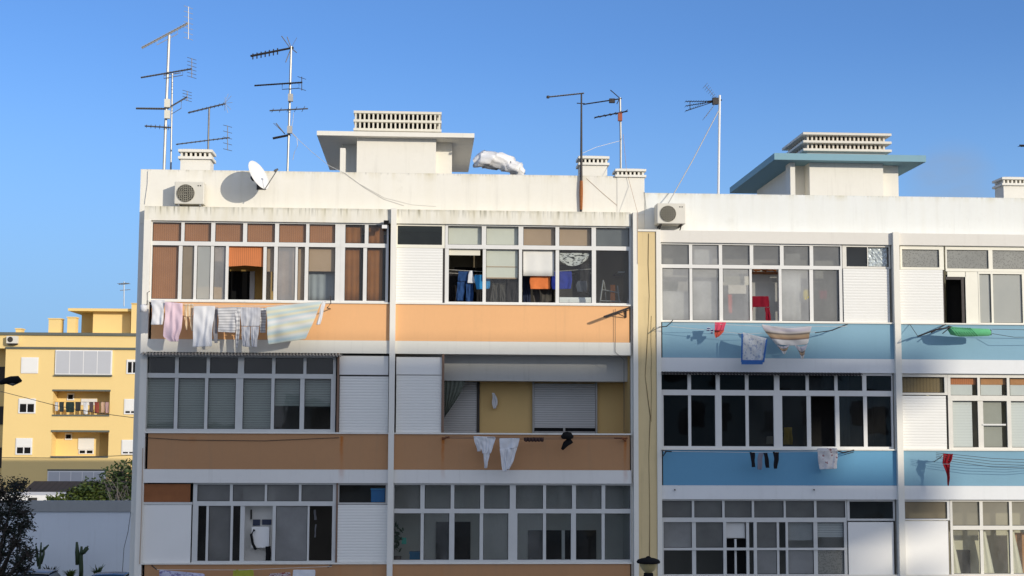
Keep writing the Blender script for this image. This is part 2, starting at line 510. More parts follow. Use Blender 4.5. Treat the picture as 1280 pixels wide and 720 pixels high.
def room(parent, px0, px1, z1, z0, row_py, m_back, m_side=None, depth=1.5, doors=(), label=None):
    """the enclosed balcony behind a stretch of glazing; doors: (px0, px1, z1, z0, material, [yofs])"""
    x0, x1 = X(px0, row_py, 0), X(px1, row_py, 0)
    y0, y1 = .14, depth
    mats = [m_back, m_side or m_back, m_ceiling]
    b = MB()
    b.poly([(x0, y1, z0), (x1, y1, z0), (x1, y1, z1), (x0, y1, z1)], 0)
    b.poly([(x0, y0, z0), (x0, y1, z0), (x0, y1, z1), (x0, y0, z1)], 1)
    b.poly([(x1, y0, z0), (x1, y0, z1), (x1, y1, z1), (x1, y1, z0)], 1)
    b.poly([(x0, y0, z1), (x0, y1, z1), (x1, y1, z1), (x1, y0, z1)], 2)
    b.poly([(x0, y0, z0), (x1, y0, z0), (x1, y1, z0), (x0, y1, z0)], 1)
    o = tag(b.build('balcony_room', mats, parent), label)
    for d in doors:
        a, c, zz1, zz0, m = d[:5]
        nm = d[5] if len(d) > 5 else 'room_door'
        q = MB().box(X(a, row_py, y1), X(c, row_py, y1), y1 - .045, y1 - .004, zz0, zz1)
        q.build(nm, m, o)
    return o


def grille_cap(mb, x0, x1, y0, y1, z0, z1, nx, ny, rows=1, over=.05, mi=0, mdark=1, plate=None):
    """a ventilated cap: plates with short posts between them and a dark flue inside"""
    pl = plate or (z1 - z0) / (rows * 2 + 1)
    gap = ((z1 - z0) - pl * (rows + 1)) / rows
    mb.box(x0 + .12, x1 - .12, y0 + .12, y1 - .12, z0 + pl * .5, z1 - pl * .5, mdark)
    for r in range(rows + 1):
        zz = z0 + r * (pl + gap)
        mb.box(x0 - over, x1 + over, y0 - over, y1 + over, zz, zz + pl, mi)
        if r == rows: break
        def posts(n, horiz):
            for k in range(n + 1):
                wd = .045
                if horiz:
                    xx = x0 + (x1 - x0 - wd) * k / n
                    for yy in (y0, y1 - .08): mb.box(xx, xx + wd, yy, yy + .08, zz + pl, zz + pl + gap, mi)
                elif 0 < k < n:
                    yy = y0 + (y1 - y0 - wd) * k / n
                    for xx in (x0, x1 - .08): mb.box(xx, xx + .08, yy, yy + wd, zz + pl, zz + pl + gap, mi)
        posts(nx, True); posts(ny, False)


def chimney(parent, px0, px1, pyt, pyb, y, depth=.55, nx=6, cap_px=13, name='chimney', label=None, m=None):
    x0, x1 = X(px0, (pyt + pyb) / 2, y), X(px1, (pyt + pyb) / 2, y)
    zt, zb = Z((px0 + px1) / 2, pyt, y), Z((px0 + px1) / 2, pyb, y)
    zc = Z((px0 + px1) / 2, pyt + cap_px, y)
    o = tag(MB().box(x0, x1, y, y + depth, zb, zc).build(name, m or m_white, parent), label)
    b = MB(); grille_cap(b, x0, x1, y, y + depth, zc, zt - .04, nx, 4, 1, .05, plate=(zt - .04 - zc) * .27)
    c = ((x0 + x1) / 2, y + depth / 2)
    b2 = [b.vert(p) for p in ((x0 - .03, y - .03, zt - .038), (x1 + .03, y - .03, zt - .038), (x1 + .03, y + depth + .03, zt - .038), (x0 - .03, y + depth + .03, zt - .038))]
    t2 = [b.vert(p) for p in ((x0 + .1, y + .12, zt), (x1 - .1, y + .12, zt), (x1 - .1, y + depth - .12, zt), (x0 + .1, y + depth - .12, zt))]
    for k in range(4): b.face((b2[k], b2[(k + 1) % 4], t2[(k + 1) % 4], t2[k]))
    b.face(t2); b.build('chimney_cap', [m or m_white, m_black], o)
    return o


def corrugated(parent, px0, px1, pyt, py_row, zt, drop, proj, m, label=None, pitch=.075):
    """edge of a corrugated awning sheet fixed over a window"""
    b = MB(); x0, x1 = X(px0, py_row, 0), X(px1, py_row, 0)
    n = int((x1 - x0) / pitch * 6)
    rows = [[], []]
    for k in range(n + 1):
        xx = x0 + (x1 - x0) * k / n; wv = .026 * math.sin((xx - x0) / pitch * 2 * PI)
        rows[0].append((xx, .10, zt + wv)); rows[1].append((xx, -proj, zt - drop + wv))
    b.grid(rows)
    o = tag(b.build('awning', m, parent, smooth=True), label)
    s = o.modifiers.new('thick', 'SOLIDIFY'); s.thickness = .008
    return o


# ================================================================== orange apartment building
A = thing('apartment_building', 'white apartment block with orange balcony bands, taller half on the left', 'building', (0, 0, 0))
# levels on the facade plane, measured on the centre pilaster
LZ = lambda py: Z(487, py)
xL_box, xL_fin = X(177.3, 380), X(186, 380)
xA1 = X(485.2, 380); xP0, xP1 = X(487.6, 380), X(494.6, 380)
xB1 = X(788.6, 400); xF0, xF1 = X(791, 400), X(796.8, 400)
YP = .45                                              # parapet plane
xPL = X(172.6, 330, YP); xPR = X(805.5, 235, YP)
zPT = Z(487, 216, YP); zFT = LZ(261.5)
HEAD1 = LZ(279); BT1 = LZ(380); BB1 = LZ(425.8); MB1 = LZ(442)
BT2 = LZ(542.6); BB2 = LZ(587); MB2 = LZ(604)
BT3 = LZ(705.2); BB3 = LZ(750); MB3 = LZ(767)
SLOT = .07

m_parapet = render_wall('parapet_render', WHITE, streak=.17, blotch=.6, var=.05, grime=(zPT, .07, .45))
m_fascia = render_wall('stained_fascia_render', (.80, .77, .68), streak=.12, grime=(zFT, .22, .85), blotch=.3)
m_orange = render_wall('orange_render', (.80, .445, .21), streak=.22, blotch=.7, var=.07, dirt=(.5, .3, .16))
m_orange_shaded = render_wall('shaded_rust_stained_orange_render', (.46, .25, .125), streak=.30, blotch=1.3, var=.06, dirt=(.28, .2, .13),  # base orange darkened to carry the lower storeys' shade; rust runs on top
    rust=[(X(427, 560), LZ(546), LZ(586), .06, 1.0), (X(553.5, 560), LZ(548), LZ(585), .06, 1.0), (X(781.5, 560), LZ(548), LZ(586), .05, .9), (X(240, 552), LZ(548), LZ(556), .12, .3)])
m_beam1 = render_wall('white_beam_stained', (.80, .775, .69), streak=.16, blotch=.4, var=.03, stain_col=(.7, .62, .3))
m_beam2 = render_wall('white_beam_rust', (.77, .755, .72), streak=.14, blotch=.3, rust=[(X(427, 595), LZ(587), LZ(604), .10, .35), (X(553.5, 595), LZ(587), LZ(600), .08, .25), (X(781.5, 595), LZ(587), LZ(604), .08, .35)])
m_roof = plain('roof_screed', (.3, .28, .26), .9)

MB().box(xPL, xPR, YP, YP + .22, zFT - .35, zPT).build('parapet', m_parapet, A)
b = MB(); b.box(xPL, X(806, 380, YP), YP, YP + .25, 0, zFT - .36)     # end wall strip beside the balconies, and gap behind
MB().box(xPL, xL_box + .05, YP, YP + .25, 0, zFT - .354).build('end_wall', m_white_shade, A)
MB().box(xPL + .004, xPR - .004, 2.45, 10.5, 0, zFT - .1).build('rear_block', m_white_shade, A)
MB().box(xPL + .002, xPL + .25, YP + .25, 2.45, 0, zFT - .1).box(xPR - .25, xPR - .002, YP + .22, 2.45, 0, zFT - .1).build('side_wall', m_white_shade, A)
MB().box(xPL + .01, xPR - .01, YP + .22, 10.49, zFT - .1, zFT - .02).build('roof', m_roof, A)
MB().box(xPL + .004, xPR - .004, 10.2, 10.5, zFT - .02, zPT).box(xPL + .002, xPL + .2, YP + .22, 10.2, zFT - .02, zPT - .003).box(xPR - .2, xPR - .002, YP + .22, 10.2, zFT - .02, zPT - .003).build('rear_parapet', m_white_shade, A)
MB().box(xL_box, xP0, 0, YP, HEAD1, zFT).box(xP1, xB1, 0, YP, HEAD1, zFT).build('fascia', m_fascia, A)
MB().box(xL_box, xL_fin, -.012, YP, 0, HEAD1).build('pilaster', m_white_shade, A)
MB().box(xP0, xP1, -.095, 1.2, 0, zFT + .012).build('pilaster', m_white_shade, A)
MB().box(xF0, xF1, -.095, YP - .002, 0, zFT - .01).build('pilaster', m_white, A)
MB().box(xB1 + .004, xF0, .10, YP, 0, zFT).build('joint_wall', m_white_shade, A)
for (bt, bb, mb_, mo, mbm) in ((BT1, BB1, MB1, m_orange, m_beam1), (BT2, BB2, MB2, m_orange_shaded, m_beam2), (BT3, BB3, MB3, m_orange_shaded, m_beam2)):
    d = MB(); d.box(xL_fin + SLOT, xP0, .004, .2, bb, bt).build('balcony_band', mo, A)
    MB().box(xP1, xB1 - .035, .004, .2, bb, bt).build('balcony_band', mo, A)
    MB().box(xL_fin, xP0, -.014, .24, mb_, bb - .003).box(xP1, xB1, -.014, .24, mb_, bb - .003).build('floor_beam', mbm, A)
    MB().box(xL_fin, xL_fin + SLOT, .16, .2, bb, bt).box(xB1 - .035, xB1, .16, .2, bb, bt).build('drain_slot', m_black, A)
    MB().box(xL_fin - .01, xP0, -.03, .18, bt + .001, bt + .035).box(xP1, xB1, -.03, .18, bt + .001, bt + .035).build('window_sill', m_white_shade, A)
# ground floor
MB().box(xL_fin, xP0, .02, .24, 0, MB3 - .003).box(xP1, xB1, .02, .24, 0, MB3 - .003).build('ground_wall', m_white_shade, A)

# ---- top storey, left bay
zt = HEAD1
T1, T2, L1, L2 = LZ(280.8), LZ(304.2), LZ(309.3), LZ(376.0)
rA = room(A, 187, 486, HEAD1, BT1 - .9, 330, m_ochre_in, m_ochre_in, 1.3, [(280, 313, LZ(334), BT1 - .9, m_black), (313, 319, LZ(334), BT1 - .9, m_alu_white, 'door_jamb'), (432, 486, LZ(285), BT1 - .4, m_dark)])
g = m_glass
w1 = glazing(A, [(T1, T2, [(189.5, 225.5, g), (229.5, 263, g), (268, 303, g), (308, 343, g), (348, 382, g), (386, 418.5, g)]),
    (L1, L2, [(190, 223, g), (227.5, 242.5, m_frost_tan), (246, 263, m_frost_light), (267, 282, m_frost), (285.5, 329, None), (333, 342.5, g), (347, 369, m_frost), (372, 381, g), (385.5, 419, g)])],
    187.2, 425.5, HEAD1, BT1 + .034, 330, m_alu_white, label='white framed window with brown reed blinds')
for a, c in ((189, 226), (229, 263.5), (267, 303.5), (307, 343.5), (347, 382.5), (385, 419)):
    hang(w1, 'blind', a, c, T1 + .03, T2 - .03, 291, m_bamboo, .17)
hang(w1, 'blind', 189, 224, L1 + .03, L2 - .02, 340, m_bamboo, .18)
hang(w1, 'blind', 227, 243, L1 + .03, L2 - .02, 340, m_tan_blind, .17)
hang(w1, 'blind', 266, 283, L1 + .03, LZ(328), 340, m_tan_blind, .2)
hang(w1, 'blind', 284, 330, L1 + .02, LZ(334.5), 340, m_red_blind, .16, label='orange red reed blind half lowered', bottom=-.03)
hang(w1, 'blind', 332, 343, L1 + .03, LZ(340), 340, m_tan_blind, .2)
hang(w1, 'curtain', 347, 370, L1 + .03, L2 - .02, 340, m_tan_blind, .3, .02, 3)
hang(w1, 'blind', 371, 382, L1 + .03, L2 - .02, 340, m_tan_blind, .2)
hang(w1, 'blind', 385, 419.5, L1 + .03, LZ(339), 340, m_tan_blind, .2)
hang(w1, 'curtain', 385, 419.5, LZ(338), L2 - .02, 340, plain('blue_grey_curtain', (.3, .32, .34), .8), .36, .02, 4)
w2 = glazing(A, [(T1, T2, [(431, 455.5, g), (460, 483, g)]), (L1, L2, [(431, 454, g), (458.5, 482, g)])], 425.6, 485.4, HEAD1, BT1 + .034, 330, m_alu_white)
for a, c in ((430, 450), (459, 478)):
    hang(w2, 'curtain', a, c, L1 + .03, L2 - .02, 340, m_brown_blind, .22, .012, 3)
    hang(w2, 'curtain', a, c + 2, T1 + .03, T2 - .02, 291, m_brown_blind, .22, .012, 3)

# ---- top storey, right bay
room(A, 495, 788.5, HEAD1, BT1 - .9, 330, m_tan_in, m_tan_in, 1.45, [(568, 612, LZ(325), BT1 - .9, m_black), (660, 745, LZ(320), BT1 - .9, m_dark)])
b = MB(); zt_ = LZ(281.5); zb_ = LZ(305)
glazing(A, [(zt_, zb_, [(497, 552.5, m_glass_green)])], 494.8, 556, HEAD1, LZ(309), 300, m_alu_cream)
shutter(A, 'roller_shutter', 495.2, 553.3, LZ(309.5), BT1 + .036, 345, .05)
MB().box(X(553.6, 345), X(556, 345), .06, .13, BT1 + .036, LZ(309.2)).build('shutter_rail', m_iron, A)
w3 = glazing(A, [(T1, T2, [(559.7, 602, g), (607.5, 648, g), (654, 694.3, g), (699, 739.5, g), (745, 787, g)]),
    (L1, L2, [(561, 603.5, None), (607.5, 648.7, g), (652.6, 694.6, None), (699, 739.8, g), (745, 786, g)])], 556.2, 788.4, HEAD1, BT1 + .034, 330, m_alu_white, label='wide white framed window crowded with hanging laundry')
for a, c, m in ((559, 603, m_cream_blind), (607, 648.5, m_cream_blind), (653, 694.5, m_tan_blind), (698.5, 740, m_tan_blind), (744, 787, m_frost_dark)):
    hang(w3, 'blind', a, c, T1 + .03, T2 - .03, 291, m, .19)
hang(w3, 'blind', 561, 600, L1 + .04, LZ(317), 345, m_cream_blind, .16)
hang(w3, 'blind', 607, 647, L1 + .04, LZ(344.5), 345, m_cream_blind, .18, label='cream roller blind lowered halfway')
MB().box(X(608, 345), X(647, 345), .165, .19, LZ(330.5), LZ(331.5)).box(X(608, 345), X(647, 345), .16, .20, LZ(344.5), LZ(346)).build('blind_rail', m_tan_blind, w3)
hang(w3, 'blind', 653.5, 693, L1 + .04, LZ(342), 345, m_white_cloth, .18, .006, 2)
fz = fabric('zebra_cloth', (.74, .73, .68), pattern=('blot', (.02, .02, .02), 7, .52))
hv = MB(); rr = []
for i in range(9):
    v = i / 8; r_ = []
    for j in range(19):
        u = j / 18
        zz = LZ(312.5) + (LZ(313 + 13 * math.sin(PI * (u * .9 + .08)) ** .8 + 3) - LZ(312.5)) * v
        r_.append((X(698.5 + 39 * u, 320), .17 + .025 * math.sin(u * 9 + v * 5), zz))
    rr.append(r_)
hv.grid(rr, 0, True); o = hv.build('valance', fz, w3, smooth=True); tag(o, 'black and white swagged valance')

# ---- middle storey, left bay
T1, T2, L1, L2 = LZ(448.2), LZ(468), LZ(473.8), LZ(537)
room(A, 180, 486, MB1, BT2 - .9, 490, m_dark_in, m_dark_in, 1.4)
gd = m_glass_dark
w4 = glazing(A, [(T1, T2, [(183.7, 218, gd), (222.5, 257.5, gd), (261.7, 296.7, gd), (304.5, 339.5, gd), (343.7, 378.7, gd), (382.5, 416, gd)]),
    (L1, L2, [(182.5, 218, m_glass), (222.5, 256, m_glass), (260, 294.5, m_glass), (303.7, 339, m_glass), (343, 375, m_glass), (380.5, 413.7, m_glass)])],
    180.3, 419.5, MB1, BT2 + .034, 490, m_alu, label='grey framed window with greenish shutters behind the glass')
for k, (a, c, bt) in enumerate(((181, 219, 538), (221, 257, 538), (259, 295.5, 538), (302.5, 340, 538), (342, 376.5, 508), (379.5, 415, 508.5))):
    s_ = shutter(w4, 'inner_shutter', a, c, L1 + .03, LZ(bt), 500, .22, m_shut_green)
MB().box(X(421.0, 500), X(423.6, 500), -.03, .09, BT2 + .036, MB1).build('drain_pipe', m_alu_brown, A)
panel(A, 'upper_panel', 424.2, 485.3, LZ(445), LZ(468.6), 470, m_panel_white)
MB().box(X(424.2, 470), X(485.3, 470), .04, .09, LZ(470.3), LZ(468.8)).build('panel_rail', m_dark, A)
shutter(A, 'roller_shutter', 424.4, 485.3, LZ(470.6), BT2 + .036, 500, .05)
corrugated(A, 178.5, 428, 0, 442, MB1 - .005, .075, .24, m_galv, 'corrugated grey awning sheet')

# ---- middle storey, right bay: an open balcony
rb = room(A, 495, 788.5, MB1, BT2 - .9, 490, m_ochre, m_ochre, 1.25)
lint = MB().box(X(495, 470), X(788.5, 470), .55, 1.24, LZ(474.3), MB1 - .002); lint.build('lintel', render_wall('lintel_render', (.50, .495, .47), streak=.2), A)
panel(A, 'upper_panel', 495.2, 552, LZ(446), LZ(468), 470, m_panel_white, .06)
shutter(A, 'roller_shutter', 495.2, 551.8, LZ(469), BT2 + .036, 500, .05)
MB().box(X(552.2, 500), X(555, 500), .0, .10, BT2 + .036, MB1).build('shutter_rail', m_alu_brown, A)
yb = 1.2
s5 = shutter(A, 'door_shutter', 553, 596, LZ(475), BT2 - .5, 505, yb, m_shut_grey)
MB().box(X(596, 505, yb), X(599.5, 505, yb), yb - .03, yb + .03, BT2 - .9, LZ(474.5)).build('door_jamb', m_dark, A)
s6 = shutter(A, 'window_shutter', 668, 744, LZ(476.5), LZ(534), 505, yb, m_shut_grey)
fr = MB(); xa, xb_ = X(665.5, 505, yb), X(746.5, 505, yb)
fr.box(xa, X(667.7, 505, yb), yb - .03, yb + .02, LZ(541), LZ(474.6)).box(X(744.3, 505, yb), xb_, yb - .03, yb + .02, LZ(541), LZ(474.6)).box(X(668, 505, yb), X(744, 505, yb), yb - .02, yb + .02, LZ(541), LZ(538.5)).box(X(704, 505, yb), X(706.5, 505, yb), yb - .02, yb + .02, LZ(538.4), LZ(534))
fr.build('shutter_frame', m_galv, A)
MB().box(X(668, 505, yb), X(744, 505, yb), yb + .021, yb + .04, LZ(538.5), LZ(534)).build('window_gap', m_black, A)
# green curtain at the left of the opening, gathered to one side
m_curt = fabric('green_grey_curtain', (.15, .17, .145), var=.3)
cv = MB(); rr = []
for i in range(17):
    v = i / 16; r_ = []
    for j in range(25):
        u = j / 24
        right = 582 - 25 * v ** 1.4
        px = 555.5 + (right - 555.5) * u
        py = 473.5 + (49 - 40 * 0) * v * (1 - .06 * u)
        r_.append(P(px, py, .62 + .035 * math.sin(u * 30) * (.5 + .5 * v)))
    rr.append(r_)
cv.grid(rr, 0, True); cur = tag(cv.build('door_curtain', m_curt, None, P(568, 498, .62), smooth=True), 'dark green curtain swept to one side of the open balcony', 'curtain')
tb = MB(); tb.tube([P(555, 473.4, .62), P(603, 471.5, .62)], .008)
tb.build('curtain_rod', m_galv, A)

# ---- lower storey, left bay
T1, T2, L1, L2 = LZ(606.3), LZ(627), LZ(632.7), LZ(701.3)
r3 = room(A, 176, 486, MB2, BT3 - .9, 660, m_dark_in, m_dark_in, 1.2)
MB().box(X(303, 660, .45), X(343, 660, .45), .45, 1.15, BT3 - .9, MB2 - .1).build('utility_wall', m_white_in, A)
panel(A, 'timber_board', 176.5, 237.8, LZ(605.5), LZ(628), 615, m_board, label='rust brown board above the plain white panel')
MB().box(X(176, 630), X(240, 630), .045, .1, LZ(631.2), LZ(628.2)).build('panel_rail', m_alu, A)
panel(A, 'blank_panel', 175.6, 238.4, LZ(631.6), BT3 + .036, 670, m_panel_white, label='smooth white panel without slats')
w5 = glazing(A, [(T1, T2, [(245.5, 286.3, m_frost_dark), (290, 330, m_frost_dark), (333, 372.7, m_frost_dark), (376, 415.3, m_frost_dark)]),
    (L1, L2, [(247.3, 257.5, m_glass_dark), (260.5, 288, m_frost_dark), (291, 300, m_glass_dark), (305.5, 340.5, None), (344.5, 384, m_frost), (386.5, 415, None)])],
    240.4, 419.6, MB2, BT3 + .034, 660, m_alu, label='grey framed window with two sashes pushed open')
w6 = glazing(A, [(LZ(606.5), LZ(628.5), [(424, 482, m_glass)])], 421.6, 485.4, MB2, LZ(630.8), 615, m_alu, label='low window with a blue box behind it')
shutter(A, 'roller_shutter', 421.8, 485, LZ(631.4), BT3 + .036, 670, .05)
MB().box(X(419.8, 660), X(421.5, 660), .03, .1, BT3 + .036, MB2).build('shutter_rail', m_alu_brown, A)

# ---- lower storey, right bay
T1, T2, L1, L2 = LZ(606.5), LZ(636), LZ(641.8), LZ(700.3)
room(A, 488, 788.8, MB2, BT3 - .9, 660, m_grey_in, m_grey_in, 1.35, [(545, 588, LZ(657), BT3 - .9, m_black), (660, 745, LZ(668), BT3 - .6, m_black)])
MB().box(X(702, 680, 1.3), X(706, 680, 1.3), 1.29, 1.3, BT3 - .5, LZ(668)).build('door_jamb', m_alu, A)
gA, gB = m_glass, m_glass_dirty
glazing(A, [(T1, T2, [(492.5, 525, gB), (530.5, 563, gB), (567.6, 600, gB), (605, 637, gB), (644.7, 678.7, gB), (682.6, 715, gB), (720, 752, gB), (756.7, 788, gB)]),
    (L1, L2, [(492.5, 525.7, gA), (529.7, 561.5, gB), (568, 599.5, gA), (604, 635.4, gB), (646.8, 678.7, gB), (682.6, 713.7, gA), (720, 752, gA), (756, 787.5, gA)])],
    490.2, 788.8, MB2, BT3 + .034, 660, m_alu, label='wide grey framed window with dim kitchen behind')

# ---- roof: stair tower
YT = 2.6
t0 = MB(); xw0, xw1 = X(446, 195, YT), X(545, 195, YT); zT = Z(495, 173, YT)
tower = t0.box(xw0, xw1, YT, YT + 4.2, zFT - .02, zT).build('stair_tower', m_white, A)
MB().box(X(427, 200, YT + .9), xw0 - .002, YT + .9, YT + 3.6, zFT - .02, zT - .002).build('tower_wing', m_white, tower)
MB().box(xw1 + .002, X(565, 200, YT + .45), YT + .45, YT + 3.6, zFT - .02, zT - .002).build('tower_wing', m_white, tower)
MB().box(X(425, 200, YT - .1), X(431.5, 200, YT - .1), YT - .1, YT + .2, zFT - .02, Z(428, 185, YT - .1)).build('tower_pier', m_white, tower)
sl = MB().box(X(396, 170, YT - .25), X(593, 170, YT - .25), YT - .25, YT + 4.8, zT + .001, Z(495, 165, YT - .25)); sl.build('tower_roof_slab', m_white, tower)
v = MB(); grille_cap(v, X(443.5, 150, YT + .7), X(550.5, 150, YT + .7), YT + .7, YT + 2.6, Z(495, 164, YT + .7), Z(495, 139.3, YT + .7), 19, 9, 2, .03, plate=.062)
v.box(X(448, 150, YT + .7), X(544, 150, YT + .7), YT + .75, YT + 2.5, Z(495, 165.5, YT + .7) - .15, Z(495, 164, YT + .7), 0)
v.build('roof_vent', [plain('vent_concrete', (.70, .66, .56), .85, 0, .12, 5), m_black], tower)
chimney(A, 225.5, 263, 185, 216, 1.0, .55, 6, 14, label='white chimney beside the tall aerial masts')
chimney(A, 725.5, 759, 193.5, 224, 1.1, .55, 6, 13, label='white chimney behind the rusty mast')
chimney(A, 771.5, 805, 209.5, 268, YP - .012, .5, 6, 12, label='white chimney on the parapet corner')
# yellow joint between the two buildings
m_joint = render_wall('yellow_joint_render', (.70, .55, .30), streak=.30, blotch=.8, var=.12, dirt=(.10, .085, .05))
J = thing('joint_wall', 'narrow cracked yellow wall strip between the two apartment blocks', 'wall', (X(808, 500), 0, 0))
xJ0, xJ1 = xF1 + .003, X(820.3, 480) - .003
MB().box(xJ0, xJ1, -.07, .3, 0, Z(808, 290)).build('wall_strip', m_joint, J)
ck = MB()
pts = [(811, 292), (810.5, 330), (811.5, 370), (810, 405), (808, 440), (806.5, 470), (810, 500), (812.5, 520), (811.5, 570), (812, 640), (811.5, 700)]
ck.tube([P(a + random.uniform(-.5, .5), c, -.074) for a, c in pts], [random.uniform(.003, .011) for _ in pts], 6)
ck.tube([P(814 + random.uniform(-.4, .4), 395 + 12 * k, -.074) for k in range(12)], .005, 6)
ck.build('crack', plain('crack_dirt', (.17, .125, .06), .9), J)
MB().box(xJ0, xJ1, -.1, .3, Z(808, 290) + .001, Z(808, 287.5)).build('wall_coping', m_white, J)
# ================================================================== blue apartment building
B = thing('apartment_building', 'white apartment block with pale blue balcony bands, lower half on the right', 'building', (10, 0, 0))
RZ = lambda py: Z(1050, py)
xa0, xa1 = X(820.3, 480), X(826, 480)
xq0, xq1 = X(1117.3, 420), X(1124.8, 420)
xe0, xe1 = X(1412, 420), X(1420, 420)
YQ = YP
zQT = Z(1050, 244.4, YQ); zQF = RZ(290.5)
H1 = RZ(305.3); b1t, b1b, m1b = RZ(404.5), RZ(448.4), RZ(466)
b2t, b2b, m2b = RZ(563), RZ(606.9), RZ(624.3)
b3t, b3b, m3b = RZ(720.5), RZ(765), RZ(782)
m_parapet_b = render_wall('blue_house_parapet_render', (.775, .785, .755), streak=.13, blotch=.5, var=.05, grime=(zQT, .05, .35))
m_fascia_b = render_wall('blue_house_fascia_render', (.72, .69, .63), streak=.1, blotch=.25)
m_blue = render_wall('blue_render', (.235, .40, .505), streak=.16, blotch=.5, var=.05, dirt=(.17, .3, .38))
m_blue_shaded = render_wall('shaded_blue_render', (.13, .32, .49), streak=.16, blotch=.5, var=.05, dirt=(.14, .26, .36))  # band blue with the shade of the lower left bays put into the colour
m_blue_sunlit = render_wall('sunlit_blue_render', (.205, .37, .48), streak=.14, blotch=.6, var=.05, dirt=(.17, .3, .38))  # lighter copy of the same blue for lower bays the sun reaches
m_beam_b = render_wall('blue_house_beam_render', (.76, .77, .77), streak=.10, blotch=.25)
m_blue_slab = render_wall('blue_slab_render', (.23, .39, .46), streak=.1, blotch=.3)
xQL, xQR = xPR + .004, X(1420, 250, YQ)
MB().box(xQL, xQR, YQ, YQ + .22, zQF - .3, zQT).build('parapet', m_parapet_b, B)
MB().box(xa0 + .1, xQR - .004, 2.45, 10.4, 0, zQF - .1).build('rear_block', m_white_shade, B)
MB().box(xQL + .004, xQR - .01, YQ + .22, 10.39, zQF - .1, zQF - .02).build('roof', m_roof, B)
MB().box(xQL + .004, xQR - .004, 10.1, 10.39, zQF - .02, zQT).box(xQR - .2, xQR - .002, YQ + .22, 10.1, zQF - .02, zQT - .003).build('rear_parapet', m_white_shade, B)
MB().box(xa1, xq0, 0, YQ, H1, zQF).box(xq1, xe0, 0, YQ, H1, zQF).build('fascia', m_fascia_b, B)
for (p0, p1, zt_) in ((xa0, xa1, zQF), (xq0, xq1, zQF + .01), (xe0, xe1, zQF)):
    MB().box(p0, p1, -.10, 1.2 if p0 == xq0 else YQ - .002, 0, zt_).build('pilaster', m_white, B)
for (bt, bb, mb_, mo) in ((b1t, b1b, m1b, m_blue), (b2t, b2b, m2b, m_blue_shaded), (b3t, b3b, m3b, m_blue_shaded)):
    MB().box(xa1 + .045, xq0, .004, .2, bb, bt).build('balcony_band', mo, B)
    MB().box(xq1, xe0, .004, .2, bb, bt).build('balcony_band', m_blue if mo is m_blue else m_blue_sunlit, B)
    MB().box(xa1, xq0, -.014, .24, mb_, bb - .003).box(xq1, xe0, -.014, .24, mb_, bb - .003).build('floor_beam', m_beam_b, B)
    MB().box(xa1, xa1 + .045, .03, .2, bb, bt).build('drain_slot', m_black, B)
    MB().box(xa1, xq0, -.03, .18, bt + .001, bt + .035).box(xq1, xe0, -.03, .18, bt + .001, bt + .035).build('window_sill', m_white, B)
MB().box(xa1, xq0, .02, .24, 0, m3b - .003).box(xq1, xe0, .02, .24, 0, m3b - .003).build('ground_wall', m_white_shade, B)
for px in (843.5, 1017.5):
    MB().tube([P(px, 612, -.013), P(px + .3, 612.5, -.10)], .016).build('drain_spout', m_dark, B)

# ---- top storey
T1, T2, L1, L2 = RZ(307.5), RZ(332.2), RZ(336.8), RZ(401.5)
room(B, 826, 1116, H1, b1t - .9, 350, m_white_in, m_white_in, .8)
fr_, fd_ = m_frost, m_frost_dark
v1 = glazing(B, [(T1, T2, [(826.9, 861.5, fd_), (865.6, 898.8, fr_), (903, 937.5, fd_), (942, 975.3, fd_), (980, 1012.5, fd_), (1017, 1051, fd_)]),
    (L1, L2, [(828, 862, fr_), (865.6, 899, fr_), (903.5, 937, fr_), (940, 973.5, None), (977, 1012, fr_), (1016.6, 1049, fd_)])],
    826.1, 1052.8, H1, b1t + .034, 350, m_alu_white, label='white framed window of frosted panes, one sash open')
hang(v1, 'curtain', 827, 863, RZ(365), RZ(402), 385, m_white_cloth, .22, .012, 3)
hang(v1, 'curtain', 866, 900, RZ(352), RZ(402), 385, m_white_cloth, .26, .01, 3)
hang(v1, 'curtain', 976, 1001, RZ(340), RZ(402), 385, m_white_cloth, .24, .012, 3)
hang(v1, 'curtain', 905, 938, RZ(345), RZ(356), 350, m_cream_blind, .3)
hang(v1, 'curtain', 1030, 1052, RZ(338), RZ(402), 385, plain('smoke_curtain', (.2, .2, .2), .8), .2, .01, 2)
hang(v1, 'curtain', 868, 890, RZ(312), RZ(333), 320, m_white_cloth, .3)
hang(v1, 'curtain', 982, 1000, RZ(316), RZ(333), 320, m_white_cloth, .28)
v2 = glazing(B, [(RZ(308), RZ(332.4), [(1058, 1084, m_glass_dark), (1085, 1111, m_glass)])], 1053, 1112.6, H1, RZ(335.2), 320, m_alu_white)
shutter(B, 'roller_shutter', 1054.5, 1112, RZ(335.6), b1t + .036, 370, .05)
# crinkled foil in the transom
fm = MB(); rr = []
for i in range(13):
    rr.append([(X(1084.5 + 26 * j / 14, 320), .14 + random.uniform(-.022, .022), T1 + .02 + (T2 - T1 - .04) * i / 12) for j in range(15)])
fm.grid(rr); tag(fm.build('foil_sheet', plain('foil', (.80, .81, .82), .3, .3, .1), v2), 'crinkled silver foil filling part of the transom')
room(B, 1125, 1412, H1, b1t - .9, 350, m_cream_in, m_white_in, 1.2)
glazing(B, [(RZ(310.2), RZ(332.5), [(1127.7, 1174, m_frost_cell)])], 1125.2, 1179.6, H1, RZ(335.6), 320, m_alu_cream)
shutter(B, 'roller_shutter', 1125.2, 1179, RZ(336), b1t + .036, 370, .05)
MB().box(X(1179.3, 370), X(1181.6, 370), .07, .13, b1t + .036, RZ(335.4)).build('shutter_rail', m_iron, B)
panel(B, 'door_surround', 1207.2, 1223, RZ(337.5), b1t + .036, 370, m_alu_cream, .08)
